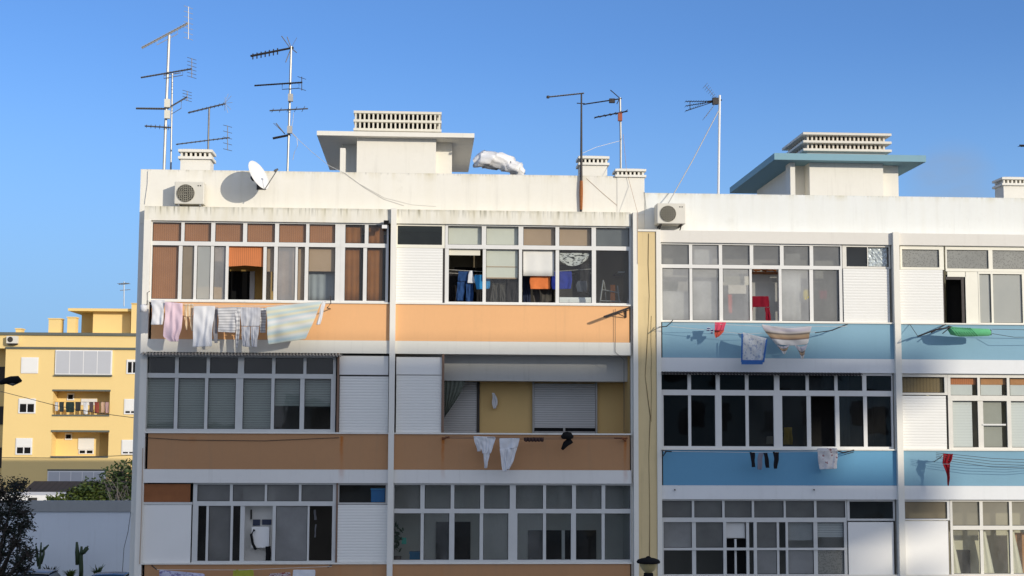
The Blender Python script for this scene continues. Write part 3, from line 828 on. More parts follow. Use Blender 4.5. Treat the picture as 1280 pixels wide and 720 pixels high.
panel(B, 'door_surround', 1184.2, 1207, RZ(337.5), RZ(344), 340, m_alu_cream, .08)
MB().box(X(1184.2, 370), X(1203.5, 370), .09, .12, RZ(347.5), RZ(344.3)).box(X(1203.6, 370), X(1207, 370), .085, .13, b1t + .036, RZ(344.3)).build('door_frame', m_iron, B)
MB().box(X(1183.5, 370, .7), X(1215, 370, .7), .7, .75, b1t - .5, RZ(338)).build('room_door', m_black, B)
v3 = glazing(B, [(RZ(310), RZ(333.5), [(1183.5, 1235.5, m_frost_cell), (1240.6, 1295, m_frost_cell), (1299, 1352, m_frost_cell), (1356, 1409, m_frost_cell)])], 1181.8, 1411.5, H1, RZ(337.2), 320, m_alu_cream, label='cream framed transom of bubble patterned glass')
v4 = glazing(B, [(RZ(340), RZ(401.5), [(1224.7, 1239, m_frost_light), (1241.5, 1278, m_frost_light), (1282, 1320, m_frost_light), (1324, 1362, m_frost_light), (1366, 1409, m_frost_light)])], 1223.2, 1411.5, RZ(337.4), b1t + .034, 370, m_alu_cream)

# ---- middle storey
T1, T2, L1, L2 = RZ(469.2), RZ(488.3), RZ(495), RZ(558.4)
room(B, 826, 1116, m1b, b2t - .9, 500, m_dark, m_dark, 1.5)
gk = m_glass_black; gd = m_glass_dark
v5 = glazing(B, [(T1, T2, [(827, 859.6, gk), (864, 895, gk), (900, 931.6, gk), (936, 968, gk), (974.7, 1007.6, m_glass_dark), (1011.5, 1043.5, m_glass_dark), (1047.5, 1078.4, m_glass_mirror), (1083.5, 1115, m_glass_mirror)]),
    (L1, L2, [(829.4, 860.4, gk), (864, 894, gk), (902, 932, gk), (936, 967, gd), (977.7, 1008.5, gd), (1013.7, 1044, None), (1049, 1079.4, m_glass_mirror), (1084, 1114, m_glass_mirror)])],
    826.2, 1116.2, m1b, b2t + .034, 510, m_alu_white, label='white framed window of very dark panes, one sash open')
corrugated(B, 826.5, 1075, 0, 466, m1b - .004, .05, .2, m_iron, 'dark corrugated awning sheet')
hang(v5, 'curtain', 1010.5, 1045, T1 + .02, T2 - .02, 480, plain('slate_curtain', (.09, .105, .12), .8), .2, .01, 4)
hang(v5, 'curtain', 1047, 1062, T1, L2, 520, plain('blue_slate_curtain', (.075, .095, .11), .8), .22, .02, 3)
room(B, 1125, 1412, m1b, b2t - .9, 500, m_cream_in, m_white_in, 1.2)
hang(glazing(B, [(RZ(470.3), RZ(490.3), [(1125.8, 1180.5, m_glass)])], 1125.2, 1184.2, m1b, RZ(493), 480, m_alu_white), 'blind', 1125, 1181, RZ(469), RZ(491), 480, ribbed('brown_bamboo', (.30, .2, .09), .08, 'x', .7), .17)
shutter(B, 'roller_shutter', 1125.2, 1182.8, RZ(494.2), b2t + .036, 520, .05)
MB().box(X(1183, 520), X(1185.2, 520), .07, .13, b2t + .036, RZ(493.2)).build('shutter_rail', m_black, B)
v6 = glazing(B, [(RZ(470.8), RZ(493.3), [(1189, 1222.8, m_glass), (1226, 1259.7, m_glass), (1263, 1297, m_glass), (1301, 1335, m_glass), (1339, 1373, m_glass), (1377, 1409, m_glass)]),
    (RZ(500), RZ(558.6), [(1191, 1222.8, m_glass), (1229.4, 1259, m_glass), (1264, 1297, m_glass), (1301, 1335, m_glass), (1339, 1373, m_glass), (1377, 1409, m_glass)])],
    1185.4, 1411.5, m1b, b2t + .034, 520, m_alu_white, label='white framed window with white slatted blinds and orange pelmet')
for k, (a, c) in enumerate(((1188, 1222), (1225.5, 1259), (1262.5, 1298), (1301, 1335), (1339, 1373), (1377, 1409))):
    hang(v6, 'pelmet', a, c, RZ(469.5), RZ(479.5), 475, m_red_blind if k == 0 else plain('orange_pelmet', (.55, .25, .10), .8, 0, .25, 8), .16)
    hang(v6, 'blind', a, c - (7 if k < 2 else 2), RZ(479), RZ(494), 485, m_white_cloth, .17)
    hang(v6, 'blind', a + 1, c - (7 if k < 2 else 2), RZ(499), RZ(559), 525, (m_shut_white, m_shut_grey, m_shut_white)[k % 3] if k != 1 else plain('greige_blind', (.42, .40, .34), .8, 0, .08, 4), .18)
MB().box(X(1229.4, 525), X(1258.8, 525), YW, YW + .03, RZ(531), RZ(529)).build('sash_bar', m_alu_white, v6)

# ---- lower storey
room(B, 826, 1119, m2b, b3t - .9, 660, m_grey_in, m_grey_in, 1.3)
T1, T2 = RZ(626.5), RZ(647.3)
A1, A2, A3, A4 = RZ(653), RZ(685), RZ(688), RZ(718)
fg = m_frost_dark
v7 = glazing(B, [(T1, T2, [(827.3, 865, fg), (868, 903, fg), (906, 940, fg), (943, 980, fg), (982.5, 1018, fg), (1021, 1057, fg)]),
    (A1, A2, [(829.6, 865, m_frost), (870, 904, fg), (908, 933, None), (936.5, 942, m_glass_dark), (946, 971, fg), (974, 982, m_glass_dark), (985, 1017, m_glass_dirty), (1022, 1055, m_glass_dirty)]),
    (A3, A4, [(829.6, 865, m_glass_dark), (870, 904, m_glass_dark), (908, 933, None), (936.5, 942, m_glass_dark), (946, 971, m_frost), (974, 982, m_glass_dark), (985, 1017, m_frost), (1022, 1055, m_frost_cell)])],
    826.3, 1058.6, m2b, b3t + .034, 660, m_alu, label='grey framed window with a dark doorway in its middle')
hang(v7, 'blind', 985, 1017, A1 + .02, RZ(676), 660, plain('grey_slats', (.3, .3, .3), .7), .16)
hang(v7, 'blind', 1021, 1056, A1 + .02, RZ(672), 660, m_shut_grey, .16)
MB().box(X(908, 690, .3), X(934, 690, .3), .3, .34, b3t - .4, RZ(675)).build('room_door', m_black, v7)
MB().box(X(908.3, 665), X(932.6, 665), .15, .2, RZ(673), A1 - .02).build('door_panel', m_alu, v7)
MB().box(X(920, 690), X(922.5, 690), .15, .2, b3t, RZ(674.5)).build('door_bar', m_alu, v7)
v8 = glazing(B, [(RZ(627), RZ(648.6), [(1062, 1116.5, m_glass_dark)])], 1058.8, 1118.6, m2b, RZ(651.2), 640, m_alu)
panel(B, 'blank_panel', 1060.6, 1117.2, RZ(652.8), b3t + .036, 680, m_panel_white, .05)
room(B, 1127, 1412, m2b, b3t - .9, 660, m_cream_in, m_cream_in, 1.0)
glazing(B, [(RZ(627.2), RZ(648.6), [(1129, 1184, m_frost_tan)])], 1127, 1187, m2b, RZ(650.6), 640, m_alu_white)
panel(B, 'blank_panel', 1127.2, 1185.6, RZ(651.4), b3t + .036, 680, m_panel_white, .05)
MB().box(X(1185.8, 680), X(1187.8, 680), .07, .13, b3t + .036, RZ(650.6)).build('shutter_rail', m_iron, B)
gw = m_glass_dirty; m_frost_cream = frosted('cream_frosted_glass', (.50, .47, .38), .35, var=.2)
v9 = glazing(B, [(RZ(627), RZ(657.3), [(1191, 1225, m_frost_cream), (1229, 1262, m_frost_cream), (1265.5, 1298, m_frost_cream), (1302, 1336, gw), (1340, 1374, gw), (1378, 1409, gw)]),
    (RZ(662.5), RZ(718), [(1191, 1225, gw), (1229, 1262, gw), (1265.5, 1298, gw), (1302, 1336, gw), (1340, 1374, gw), (1378, 1409, gw)])],
    1188, 1411.5, m2b, b3t + .034, 660, m_alu_white, label='white framed window with pale lace curtains')
m_lace = frosted('lace_curtain', (.75, .70, .55), .2)
m_lace2 = plain('gathered_cream_curtain', (.72, .66, .5), .85, 0, .1, 5)
for (a, c, q) in ((1189, 1204, 1199), (1228, 1246, 1234), (1264, 1282, 1270)):
    cv = MB(); rr = []
    for i in range(9):
        v_ = i / 8
        rr.append([(X(a + (c - 4 * v_ - a) * u / 14 + (u / 14) * (-9 + 15 * v_), 690), .22 + .008 * math.sin(u * 1.1), RZ(664 + 60 * v_)) for u in range(15)])
    cv.grid(rr); cv.build('curtain', m_lace2, v9, smooth=True)
MB().box(X(1262, 690, .5), X(1300, 690, .5), .5, .52, b3t, RZ(668)).build('inner_curtain', plain('orange_curtain', (.55, .27, .11), .8), v9)
ch = MB(); ch.box(X(1194, 700, .45), X(1213, 700, .45), .45, .6, b3t - .3, RZ(690)); ch.build('chair_back', m_dark, v9)

# ---- roof: blue slab stair tower
YT = 2.6
xw0, xw1 = X(1012, 220, YT), X(1104, 220, YT); zT = Z(1060, 204, YT)
twb = MB().box(xw0, xw1, YT, YT + 4.6, zQF - .02, zT).build('stair_tower', m_white, B)
MB().box(X(990, 225, YT + .5), xw0 - .002, YT + .5, YT + 4.5, zQF - .02, zT - .002).build('tower_wing', m_white, twb)
MB().box(xw1 + .002, X(1123, 225, YT + .25), YT + .25, YT + 4.5, zQF - .02, zT - .002).build('tower_wing', m_white, twb)
MB().box(X(988, 225, YT), X(994, 225, YT), YT, YT + .47, zQF - .02, zT - .004).build('tower_pier', m_white, twb)
MB().box(X(968, 197, YT - .35), X(1157.5, 197, YT - .35), YT - .35, YT + 5.1, zT + .001, Z(1062, 192.7, YT - .35)).build('tower_roof_slab', m_blue_slab, twb)
v = MB(); zz0, zz1 = Z(1057, 192.5, YT + .6), Z(1057, 164.5, YT + .6)
vx0, vx1 = X(1009, 180, YT + .6), X(1106, 180, YT + .6)
grille_cap(v, vx0, vx1, YT + .6, YT + 2.6, zz0 + .05, zz1 - .06, 18, 9, 2, .14, plate=.06)
v.box(vx0, vx1, YT + .6, YT + 2.6, zz0 - .1, zz0 + .05)
a = [v.vert(p) for p in ((vx0 - .14, YT + .46, zz1 - .058), (vx1 + .14, YT + .46, zz1 - .058), (vx1 + .14, YT + 2.74, zz1 - .058), (vx0 - .14, YT + 2.74, zz1 - .058))]
t = [v.vert(p) for p in ((vx0 + .2, YT + .9, zz1), (vx1 - .2, YT + .9, zz1), (vx1 - .2, YT + 2.3, zz1), (vx0 + .2, YT + 2.3, zz1))]
for k in range(4): v.face((a[k], a[(k + 1) % 4], t[(k + 1) % 4], t[k]))
v.face(t); v.build('roof_vent', [plain('vent_concrete_pale', (.72, .67, .58), .85, 0, .1, 5), m_black], twb)
chimney(B, 1254.5, 1292, 220, 252, .9, .55, 7, 12, label='white chimney at the right edge of the roof')
# ================================================================== fittings on the walls and roof
def ac_unit(px0, px1, py0, py1, ywall, label, proj=.42, brackets=True):
    """outdoor unit of an air conditioner: casing with a round fan grille, wall brackets"""
    pc = (px0 + px1) / 2, (py0 + py1) / 2
    yf = ywall - proj
    x0, x1, z1, z0 = X(px0, pc[1], yf), X(px1, pc[1], yf), Z(pc[0], py0, yf), Z(pc[0], py1, yf)
    t = thing('air_conditioner', label, 'air conditioner', ((x0 + x1) / 2, ywall, z0), 'outdoor air conditioner units')
    wd, h = x1 - x0, z1 - z0
    b = MB().box(x0, x1, yf, ywall - .08, z0, z1); o = b.build('casing', m_ac, t)
    bv = o.modifiers.new('bevel', 'BEVEL'); bv.width = .015; bv.segments = 2
    cx, cz, r = x0 + wd * .38, z0 + h * .48, h * .39
    f = MB()
    f.lathe((cx, yf - .001, cz), [(0.0, .004), (r, .004), (r, 0)], 28, 1, Vector((0, -1, 0)))
    for k in range(1, 6):
        rr = r * k / 5
        f.tube([(cx + rr * math.cos(a * PI / 14), yf - .012, cz + rr * math.sin(a * PI / 14)) for a in range(29)], .005, 5, 0, False)
    for k in range(-4, 5):
        d = k * r / 4.6; hh = math.sqrt(max(r * r - d * d, 0))
        f.tube([(cx - hh, yf - .014, cz + d), (cx + hh, yf - .014, cz + d)], .005, 5)
        f.tube([(cx + d, yf - .015, cz - hh), (cx + d, yf - .015, cz + hh)], .005, 5)
    f.build('fan_grille', [plain('grille_wire', (.33, .31, .25), .5), m_black], t)
    for k in (.78, .86): MB().box(x0 + wd * k, x0 + wd * (k + .04), yf - .006, yf - .001, z1 - h * .2, z1 - h * .15).build('badge_plate', m_dark, t)
    for s in (.12, .85):
        k = MB(); xx = x0 + wd * s
        k.box(xx, xx + .035, yf + .02, ywall, z0 - .04, z0 - .001)
        if brackets: k.tube([(xx + .017, yf + .1, z0 - .03), (xx + .017, ywall, z0 - .2)], .014, 6)
        k.build('bracket', m_iron if brackets else m_galv, t)
    return t


ac_unit(218, 255, 227, 255, YP, 'cream air conditioner standing on the stained ledge at the left end', .40, False)
ac_unit(821.5, 857, 254, 279.5, YQ, 'pale air conditioner bracketed at the left end of the lower parapet', .52, True)

# satellite dish
dc = P(322, 219.5, -.12)
t = thing('satellite_dish', 'white satellite dish on the front of the tall parapet', 'satellite dish', (dc.x, YP, dc.z))
ax = Vector((.83, -.42, .42)).normalized()
b = MB(); r = .37
b.lathe(dc - ax * .05, [(.0001, 0), (r * .4, .012), (r * .75, .045), (r, .09), (r * 1.01, .085), (r * .75, .036), (r * .4, .003), (.0001, -.008)], 36, 0, ax)
b.build('reflector', m_whitepaint, t, smooth=True)
b = MB(); b.lathe(dc - ax * .16, [(.07, 0), (.07, .10)], 10, 0, ax); b.tube([dc - ax * .1, Vector((dc.x + .03, YP - .02, dc.z - .12)), Vector((dc.x + .03, YP, dc.z - .12))], .03); b.box(dc.x - .08, dc.x + .14, YP - .012, YP, dc.z - .24, dc.z - .02)
b.build('wall_mount', m_iron, t)
low = dc + Vector((0, 0, -1)).cross(ax).cross(ax).normalized() * .0
dn = (Vector((0, 0, -1)) - ax * Vector((0, 0, -1)).dot(ax)).normalized()
e0 = dc + dn * .40 + ax * .03; e1 = dc + ax * .55 + dn * .12
b = MB(); b.tube([e0, e1], .012, 6); b.lathe(e1, [(.022, 0), (.028, .05), (.03, .1)], 10, 0, -ax)
b.build('feed_arm', m_galv, t)

# bundle wrapped in white plastic
pts = [(592, 204, .10), (600, 200, .2), (612, 199.5, .23), (624, 201, .22), (636, 206, .22), (645, 212, .24), (652, 213, .18), (656, 215, .05)]
b = MB(); yb_ = 1.0; n = 22; rings = []
sub = []
for i in range(len(pts) - 1):
    for k in range(4):
        f = k / 4; sub.append(tuple(pts[i][j] * (1 - f) + pts[i + 1][j] * f for j in range(3)))
sub.append(pts[-1])
rr = []
rj = random.Random(2)
for i, (px, py, r) in enumerate(sub):
    c = P(px, py, yb_)
    row = []
    for k in range(n + 1):
        a = 2 * PI * (k % n) / n
        q = r * (.95 + .14 * math.sin(3 * a + i * .55) + .10 * math.sin(7 * a - i * .9) + .07 * math.sin(11 * a + i * 1.7) + rj.uniform(-.02, .02) * (k % n > 0))
        row.append((c.x + .25 * q * math.sin(a * 2 + i), c.y + q * math.cos(a), c.z + q * math.sin(a) * .95))
    rr.append(row)
b.grid(rr)
mp = plain('white_plastic_wrap', (.78, .77, .77), .3, 0, .08, 5, 1.0)
o = b.build('wrapped_bundle', mp, None, (P(625, 216, yb_).x, yb_, zFT), smooth=True)
tag(o, 'lumpy bundle wrapped in white plastic lying on the roof edge', 'bundle')
MB().box(P(612, 205, yb_).x, P(640, 205, yb_).x, yb_ - .15, yb_ + .3, zFT - .02, P(625, 217, yb_).z - .1).build('bundle_support', m_dark, o)

# flood light
c = P(483, 281.5, -.05)
t = thing('flood_light', 'small black floodlight beside the centre pilaster under the fascia', 'light', (c.x, 0, c.z))
MB().box(c.x - .06, c.x + .06, -.16, -.06, c.z, c.z + .1).build('lamp_body', m_black, t)
MB().box(c.x - .10, c.x + .02, -.17, -.12, c.z - .09, c.z - .01).build('sensor', m_whitepaint, t)
MB().box(c.x - .02, c.x + .02, -.06, .0, c.z + .03, c.z + .07).build('bracket', m_black, t)


# ------------------------------------------------------------------ aerials
def seg(b, a, c, y0, r, y1=None, n=6):
    b.tube([P(a[0], a[1], y0), P(c[0], c[1], y0 if y1 is None else y1)], r, n)


def yagi(parent, a, c, y, n, ln, m=None, taper=.5, boom_r=.014, refl=None, strut=None, up=False, rod=.007, tilt=.2):
    """boom from photo point a (tip) to c (rear) with n rods across it; refl: (px, py_top, py_bot, rungs)"""
    m = m or m_antenna
    pa, pc = P(*a, y), P(*c, y)
    b = MB(); b.tube([pa, pc], boom_r, 6)
    d = (pc - pa).normalized()
    q = Vector((0, 0, 1)) if up else d.cross(Vector((0, 0, 1))).normalized() + Vector((tilt, 0, 0))
    q.normalize()
    for i in range(n):
        f = (i + .4) / n; l = ln * (taper + (1 - taper) * f)
        p = pa + (pc - pa) * f
        b.tube([p - q * l / 2, p + q * l / 2], rod, 5)
    if strut:
        (s0, s1, dy) = strut
        p0, p1 = pa + (pc - pa) * s0, pa + (pc - pa) * s1
        dz = Vector((0, 0, -dy))
        b.tube([p0, p0 + dz, p1 + dz, p1], .009, 6)
    o = b.build('yagi_aerial', m, parent)
    if refl:
        px, y0, y1, k = refl
        g = MB(); g.tube([P(px, y0, y), P(px, y1, y)], .010, 6)
        for i in range(k):
            zc = P(px, y0 + (y1 - y0) * (i + .1) / (k - .8), y)
            qq = Vector((.55, .83, 0))
            g.tube([zc - qq * .16, zc + qq * .16], .007, 5)
        g.build('reflector', m, o)
    return o


def mast(name, label, pts, y, r, m, group='television aerial masts on the roofs'):
    """mast through photo points, foot first"""
    f = P(*pts[0], y)
    t = thing('antenna_mast', label, 'antenna', (f.x, y, zFT - .02), group)
    b = MB(); p = [Vector((f.x, y, zFT - .02))] + [P(*q, y) for q in pts]
    b.tube(p, r, 8); b.build('pole', m, t)
    return t


y = 1.3
t = mast('a', 'tallest aerial mast, pale, with four aerials at the far left', [(205, 211), (208, 130), (211.5, 44)], y, .035, m_lightmetal)
yagi(t, (177, 60), (235, 29), y, 16, .34, m_lightmetal, .8, .028, (235.5, 8.5, 49, 7), (.33, .78, .13))
yagi(t, (176, 97), (240, 86), y - .05, 18, .22, m_antenna, .8, .02, (239.7, 73, 97, 6), (.45, .82, .12))
yagi(t, (170, 135.5), (207, 136), y - .05, 12, .25, m_antenna, .7, .025)
yagi(t, (208, 136.5), (234, 121), y + .05, 3, .2, m_antenna, .7, .02, (234, 114, 126, 4), (.25, .72, .2))
yagi(t, (181, 157.5), (214, 159.5), y - .04, 6, .7, m_antenna, .5, .02)
b = MB()
for (px, py) in ((209, 130), (209, 144)):
    c = P(px, py, y); b.box(c.x - .05, c.x + .08, y - .12, y - .03, c.z - .1, c.z + .1)
b.build('amplifier_box', m_cream_blind, t)
t = mast('b', 'thin grey mast close behind the tallest aerial mast', [(213.5, 211), (215.5, 92)], y + .7, .022, m_galv)
yagi(t, (205, 94), (226, 91), y + .7, 2, .1, m_galv, .8, .012)
y = 1.3
t = mast('c', 'short aerial mast rising from behind the left chimney', [(260, 200), (260.5, 170), (261.5, 135)], 1.65, .022, m_antenna)
yagi(t, (235, 141), (282, 129.5), 1.65, 9, .42, m_antenna, .6, .02, None)
b = MB(); c = P(281, 129, 1.65)
for k in range(8):
    a = 2 * PI * k / 8
    b.tube([c, c + Vector((.12 * math.cos(a) + .08, -.1 * math.cos(a), .24 * math.sin(a)))], .005, 5)
b.build('reflector', m_lightmetal, t)
yagi(t, (220, 180.5), (287, 172), 1.65, 12, .3, m_antenna, .7, .016, (284.5, 157, 188, 5))
y = 1.2
t = mast('d', 'four tier aerial mast between the left chimney and the stair tower', [(359.5, 213), (361.5, 150), (364, 58)], y, .028, m_galv)
yagi(t, (313, 70), (367, 59.5), y, 8, .12, m_iron, .8, .026)
yagi(t, (314, 71), (350, 63.6), y + .02, 7, .16, m_iron, .9, .01, up=True, rod=.016)
b = MB(); c = P(361, 60.5, y)
for (a, d) in (((352, 45), (364, 62)), ((359, 46), (364, 60)), ((364, 60), (357, 78)), ((371, 47), (364, 60)), ((364, 60), (371, 66))):
    seg(b, a, d, y, .012 if a[0] != 371 else .005)
b.build('corner_reflector', m_antenna, t)
yagi(t, (318, 107), (378, 103), y - .05, 18, .2, m_iron, .8, .02, (377.2, 96, 113, 2), (.58, .93, .14))
yagi(t, (337, 138.3), (385, 135.8), y - .04, 5, .7, m_antenna, .6, .018)
yagi(t, (341, 173), (363, 168.5), y, 6, .2, m_iron, .9, .03)
b = MB(); seg(b, (345, 154), (356, 167.5), y, .014); seg(b, (342, 154), (355, 166), y + .1, .008); b.build('corner_reflector', m_antenna, t)
b = MB()
for (px, py) in ((363, 123), (362, 163)):
    c = P(px, py, y); b.box(c.x - .05, c.x + .07, y - .12, y - .03, c.z - .09, c.z + .09)
b.build('amplifier_box', m_lightmetal, t)
b = MB(); b.tube([P(364, 165, y), P(371, 172, y - .1), P(372, 182, y - .2), P(368, 190, y - .1), P(366, 200, y)], .007, 5); b.tube([P(367, 141, y), P(366, 152, y), P(364, 162, y)], .006, 5); b.build('loose_cable', m_cable_w, t)
# rusty mast fixed on the front of the parapet
ym = YP - .06
f = P(726.5, 264, ym)
t = thing('antenna_mast', 'dark rusty mast strapped to the front of the parapet', 'antenna', (f.x, ym, f.z), 'television aerial masts on the roofs')
b = MB(); b.tube([P(726.3, 266, ym), P(726.6, 225, ym), P(726.8, 117, ym)], [.028, .032, .02], 8); b.build('pole', m_iron, t)
b = MB(); b.tube([P(726.4, 262, ym), P(726.5, 240, ym), P(726.6, 226, ym)], [.033, .045, .038], 8); b.build('rust_sleeve', plain('orange_rust', (.32, .11, .03), .85, 0, .5, 12), t)
yagi(t, (683, 121.5), (730, 116.5), ym, 14, .18, m_antenna, .8, .018)
b = MB(); seg(b, (721, 129), (731, 129.5), ym, .012); c = P(685, 121.3, ym); b.box(c.x - .03, c.x + .03, ym - .03, ym + .03, c.z - .03, c.z + .03); b.build('stub', m_iron, t)
y = 1.2
t = mast('f', 'grey mast with two aerials behind the corner chimney', [(776, 216), (775.8, 170), (775, 122)], y, .026, m_galv)
yagi(t, (729, 130.5), (777, 123.2), y, 13, .18, m_iron, .8, .016)
b = MB(); seg(b, (763, 112.5), (774.5, 122.5), y, .012); seg(b, (775, 122), (771, 130), y, .012); c = P(765, 126, y); b.box(c.x - .07, c.x + .07, y - .05, y + .05, c.z - .05, c.z + .05); b.build('corner_reflector', m_iron, t)
yagi(t, (743, 147), (784.5, 139), y - .05, 6, .55, m_iron, .6, .018)
b = MB(); c = P(774.5, 147, y); b.box(c.x - .05, c.x + .05, y - .12, y - .03, c.z - .1, c.z + .1); b.build('amplifier_box', plain('red_box', (.35, .09, .04), .6), t)
y = 1.1
t = mast('g', 'slim white mast on the lower roof with a grid reflector aerial', [(898, 240), (899.6, 119)], y, .030, m_whitepaint)
b = MB()
for d in ((857, 126.8), (857, 132.5), (857, 138.8)): seg(b, d, (893, 126.5 if d[1] < 130 else 127), y, .010)
seg(b, (862.5, 126), (862.5, 137.5), y, .010)
for k in range(9):
    for s in range(3):
        f = k / 9; p0 = P(857 + 28 * f, 126.8 + s * 6 * (1 - f) - .0 * f, y); b.tube([p0 - Vector((0, .12, 0)), p0 + Vector((0, .12, 0))], .005, 5)
c = P(893, 126.5, y); b.box(c.x - .05, c.x + .09, y - .06, y + .06, c.z - .08, c.z + .08); seg(b, (884, 127), (902, 125), y, .022)
b.build('yagi_aerial', m_iron, t)
b = MB()
for (a, d) in (((881.5, 107), (894, 122)), ((881, 147), (893, 131))):
    for k in range(5):
        dy = -.3 + .15 * k; seg(b, a, d, y + dy, .005, y + dy * .6)
    for k in range(7):
        f = k / 6; p = P(a[0] + (d[0] - a[0]) * f, a[1] + (d[1] - a[1]) * f, y); wv = .3 - .12 * f; b.tube([p - Vector((0, wv, 0)), p + Vector((0, wv, 0))], .005, 5)
b.build('grid_reflector', m_galv, t)
b = MB(); b.tube([P(898.5, 138, y), P(866, 200, y * .5), P(835.5, 254, YQ - .3)], .012, 6); b.build('guy_wire', m_lightmetal, t)
yq = 1.2
f = P(1302, 250, yq)
t = mast('h', 'aerial whose tip just enters the right edge of the picture', [(1302, 250), (1302, 180)], yq, .026, m_galv)
yagi(t, (1274.5, 182), (1304, 183), yq, 6, .4, m_iron, .7, .03)

# cables draped across the parapet
def cable(label, pts, r, m, name='cable', cat='cable'):
    p = [P(*q) for q in pts]
    o = MB().tube(p, r, 5).build(name, m, None, tuple(p[0])); return tag(o, label, cat)
cable('pale cable sagging from the four tier mast over the parapet', [(366, 168, 1.2), (390, 190, .9), (411, 207, .5), (430, 216, YP - .007), (455, 234, YP - .007), (480, 249, YP - .007), (505, 257, YP - .007)], .006, m_cable_w)
cable('second thin cable drooping along the parapet above the centre pilaster', [(431, 216, YP - .006), (450, 230, YP - .006), (480, 247, YP - .006), (515, 256, YP - .006), (545, 258, YP - .006)], .004, m_cable_w)
cable('thin cable slanting down the parapet right of the rusty mast', [(733, 223, YP - .006), (755, 243, YP - .006), (780, 264, YP - .006)], .004, m_tan_blind)
cable('cable hanging from the corner chimney down to the fascia', [(779, 168, 1.2), (783, 212, YP - .06), (788, 232, YP - .06), (797, 266, -.11), (797.2, 330, -.11)], .005, m_tan_blind)
cable('slack wire strung between the rusty mast and its neighbour', [(727, 192, YP - .06), (745, 184, .7), (775, 176, 1.2)], .006, m_cable_w)
cable('short wire at the very corner of the taller parapet', [(805.5, 240, YP - .03), (807.5, 262, YQ - .03)], .006, m_cable_d)
cable('wire running down the left end of the parapet', [(185, 214, YP - .02), (184.5, 230, YP - .02), (181, 255, YP - .02)], .008, m_cable_w)
cable('pale wire running down the left fin of the orange block', [(178.5, 560, -.03), (177, 640, -.03), (174.5, 705, -.03)], .008, m_tan_blind)
cable('loose wire curving away from the wall end at the bottom left', [(163.5, 640, .4), (160, 665, .3), (155, 685, .2), (153, 715, .2)], .007, m_cable_d)
cable('vertical wire down the right side of the orange front', [(769, 386, -.04), (769, 440, -.04), (780, 450, .0), (780, 540, .0)], .006, m_cable_d)
cable('dark cable stapled along the band under the grey shutters', [(182, 547, -.012), (230, 550, -.012), (330, 551, -.012), (424, 547, -.012)], .006, m_iron)


# ------------------------------------------------------------------ clothes lines and washing
LINE_GROUP = 'clothes lines under the windows'


def clothes_line(label, wires, arms, loc, m_arm=None, r=.005):
    p = P(*loc)
    t = thing('clothes_line', label, 'clothes line', tuple(p), LINE_GROUP)
    for a in arms:
        MB().tube([P(*q) for q in a[0]], a[1] if len(a) > 1 else .012, 6).build('bracket_arm', m_arm or m_iron, t)
    for wv in wires:
        MB().tube([P(*q) for q in wv], r, 5).build('line', m_cable_w if m_arm is None else m_cable_d, t)
    return t


def lerp_rows(rows, step=3.0):
    out = []
    for i in range(len(rows) - 1):
        a, c = rows[i], rows[i + 1]
        n = max(1, int(abs(c[0] - a[0]) / step))
        for k in range(n):
            f = k / n; out.append(tuple(a[j] * (1 - f) + c[j] * f for j in range(len(a))))
    out.append(rows[-1]); return out


def cloth(name, label, cat, patches, y, m, group=None, amp=.03, waves=2.5, seed=0, cols=16, tilt=0.0, sag=0.0):
    """washing hung from its top edge. patches: lists of rows (py_left, px_left, px_right[, py_right])"""
    rnd = random.Random(seed + len(name) + int(patches[0][0][1]))
    ph, ph2 = rnd.uniform(0, 6), rnd.uniform(0, 6)
    b = MB()
    for rows in patches:
        rows = [r if len(r) == 4 else (r[0], r[1], r[2], r[0]) for r in rows]
        rr = lerp_rows(rows); g = []
        for i, (pl, xl, xr, pr) in enumerate(rr):
            v = i / max(1, len(rr) - 1); row = []
            for j in range(cols + 1):
                u = j / cols
                uu = u + .13 * math.sin(u * 4.1 + ph2) + .06 * math.sin(v * 4 + ph * 2 + u * 6)
                d = amp * .62 * (.25 + .75 * v) * (math.sin(uu * waves * 2 * PI + ph + v * 1.3) + .5 * math.sin(uu * waves * 3.1 * PI + ph2 - v * 2.6)) + amp * .35 * math.sin(v * 6 + ph2 + u * 4) + amp * .25 * math.sin(v * 13 - u * 9 + ph)
                py = pl + (pr - pl) * u + sag * math.sin(u * PI) * (1 - .5 * v)
                row.append(P(xl + (xr - xl) * u + .35 * math.sin(v * 9 + ph + u * 5), py, y + d - tilt * v))
            g.append(row)
        b.grid(g, 0, True)
    top = patches[0][0]
    o = b.build(name, m, None, tuple(P((top[1] + top[2]) / 2, top[0], y)), smooth=True)
    s = o.modifiers.new('thick', 'SOLIDIFY'); s.thickness = .007; s.offset = 0
    s2 = o.modifiers.new('soft', 'SUBSURF'); s2.levels = 1; s2.render_levels = 1
    return tag(o, label, cat, group)


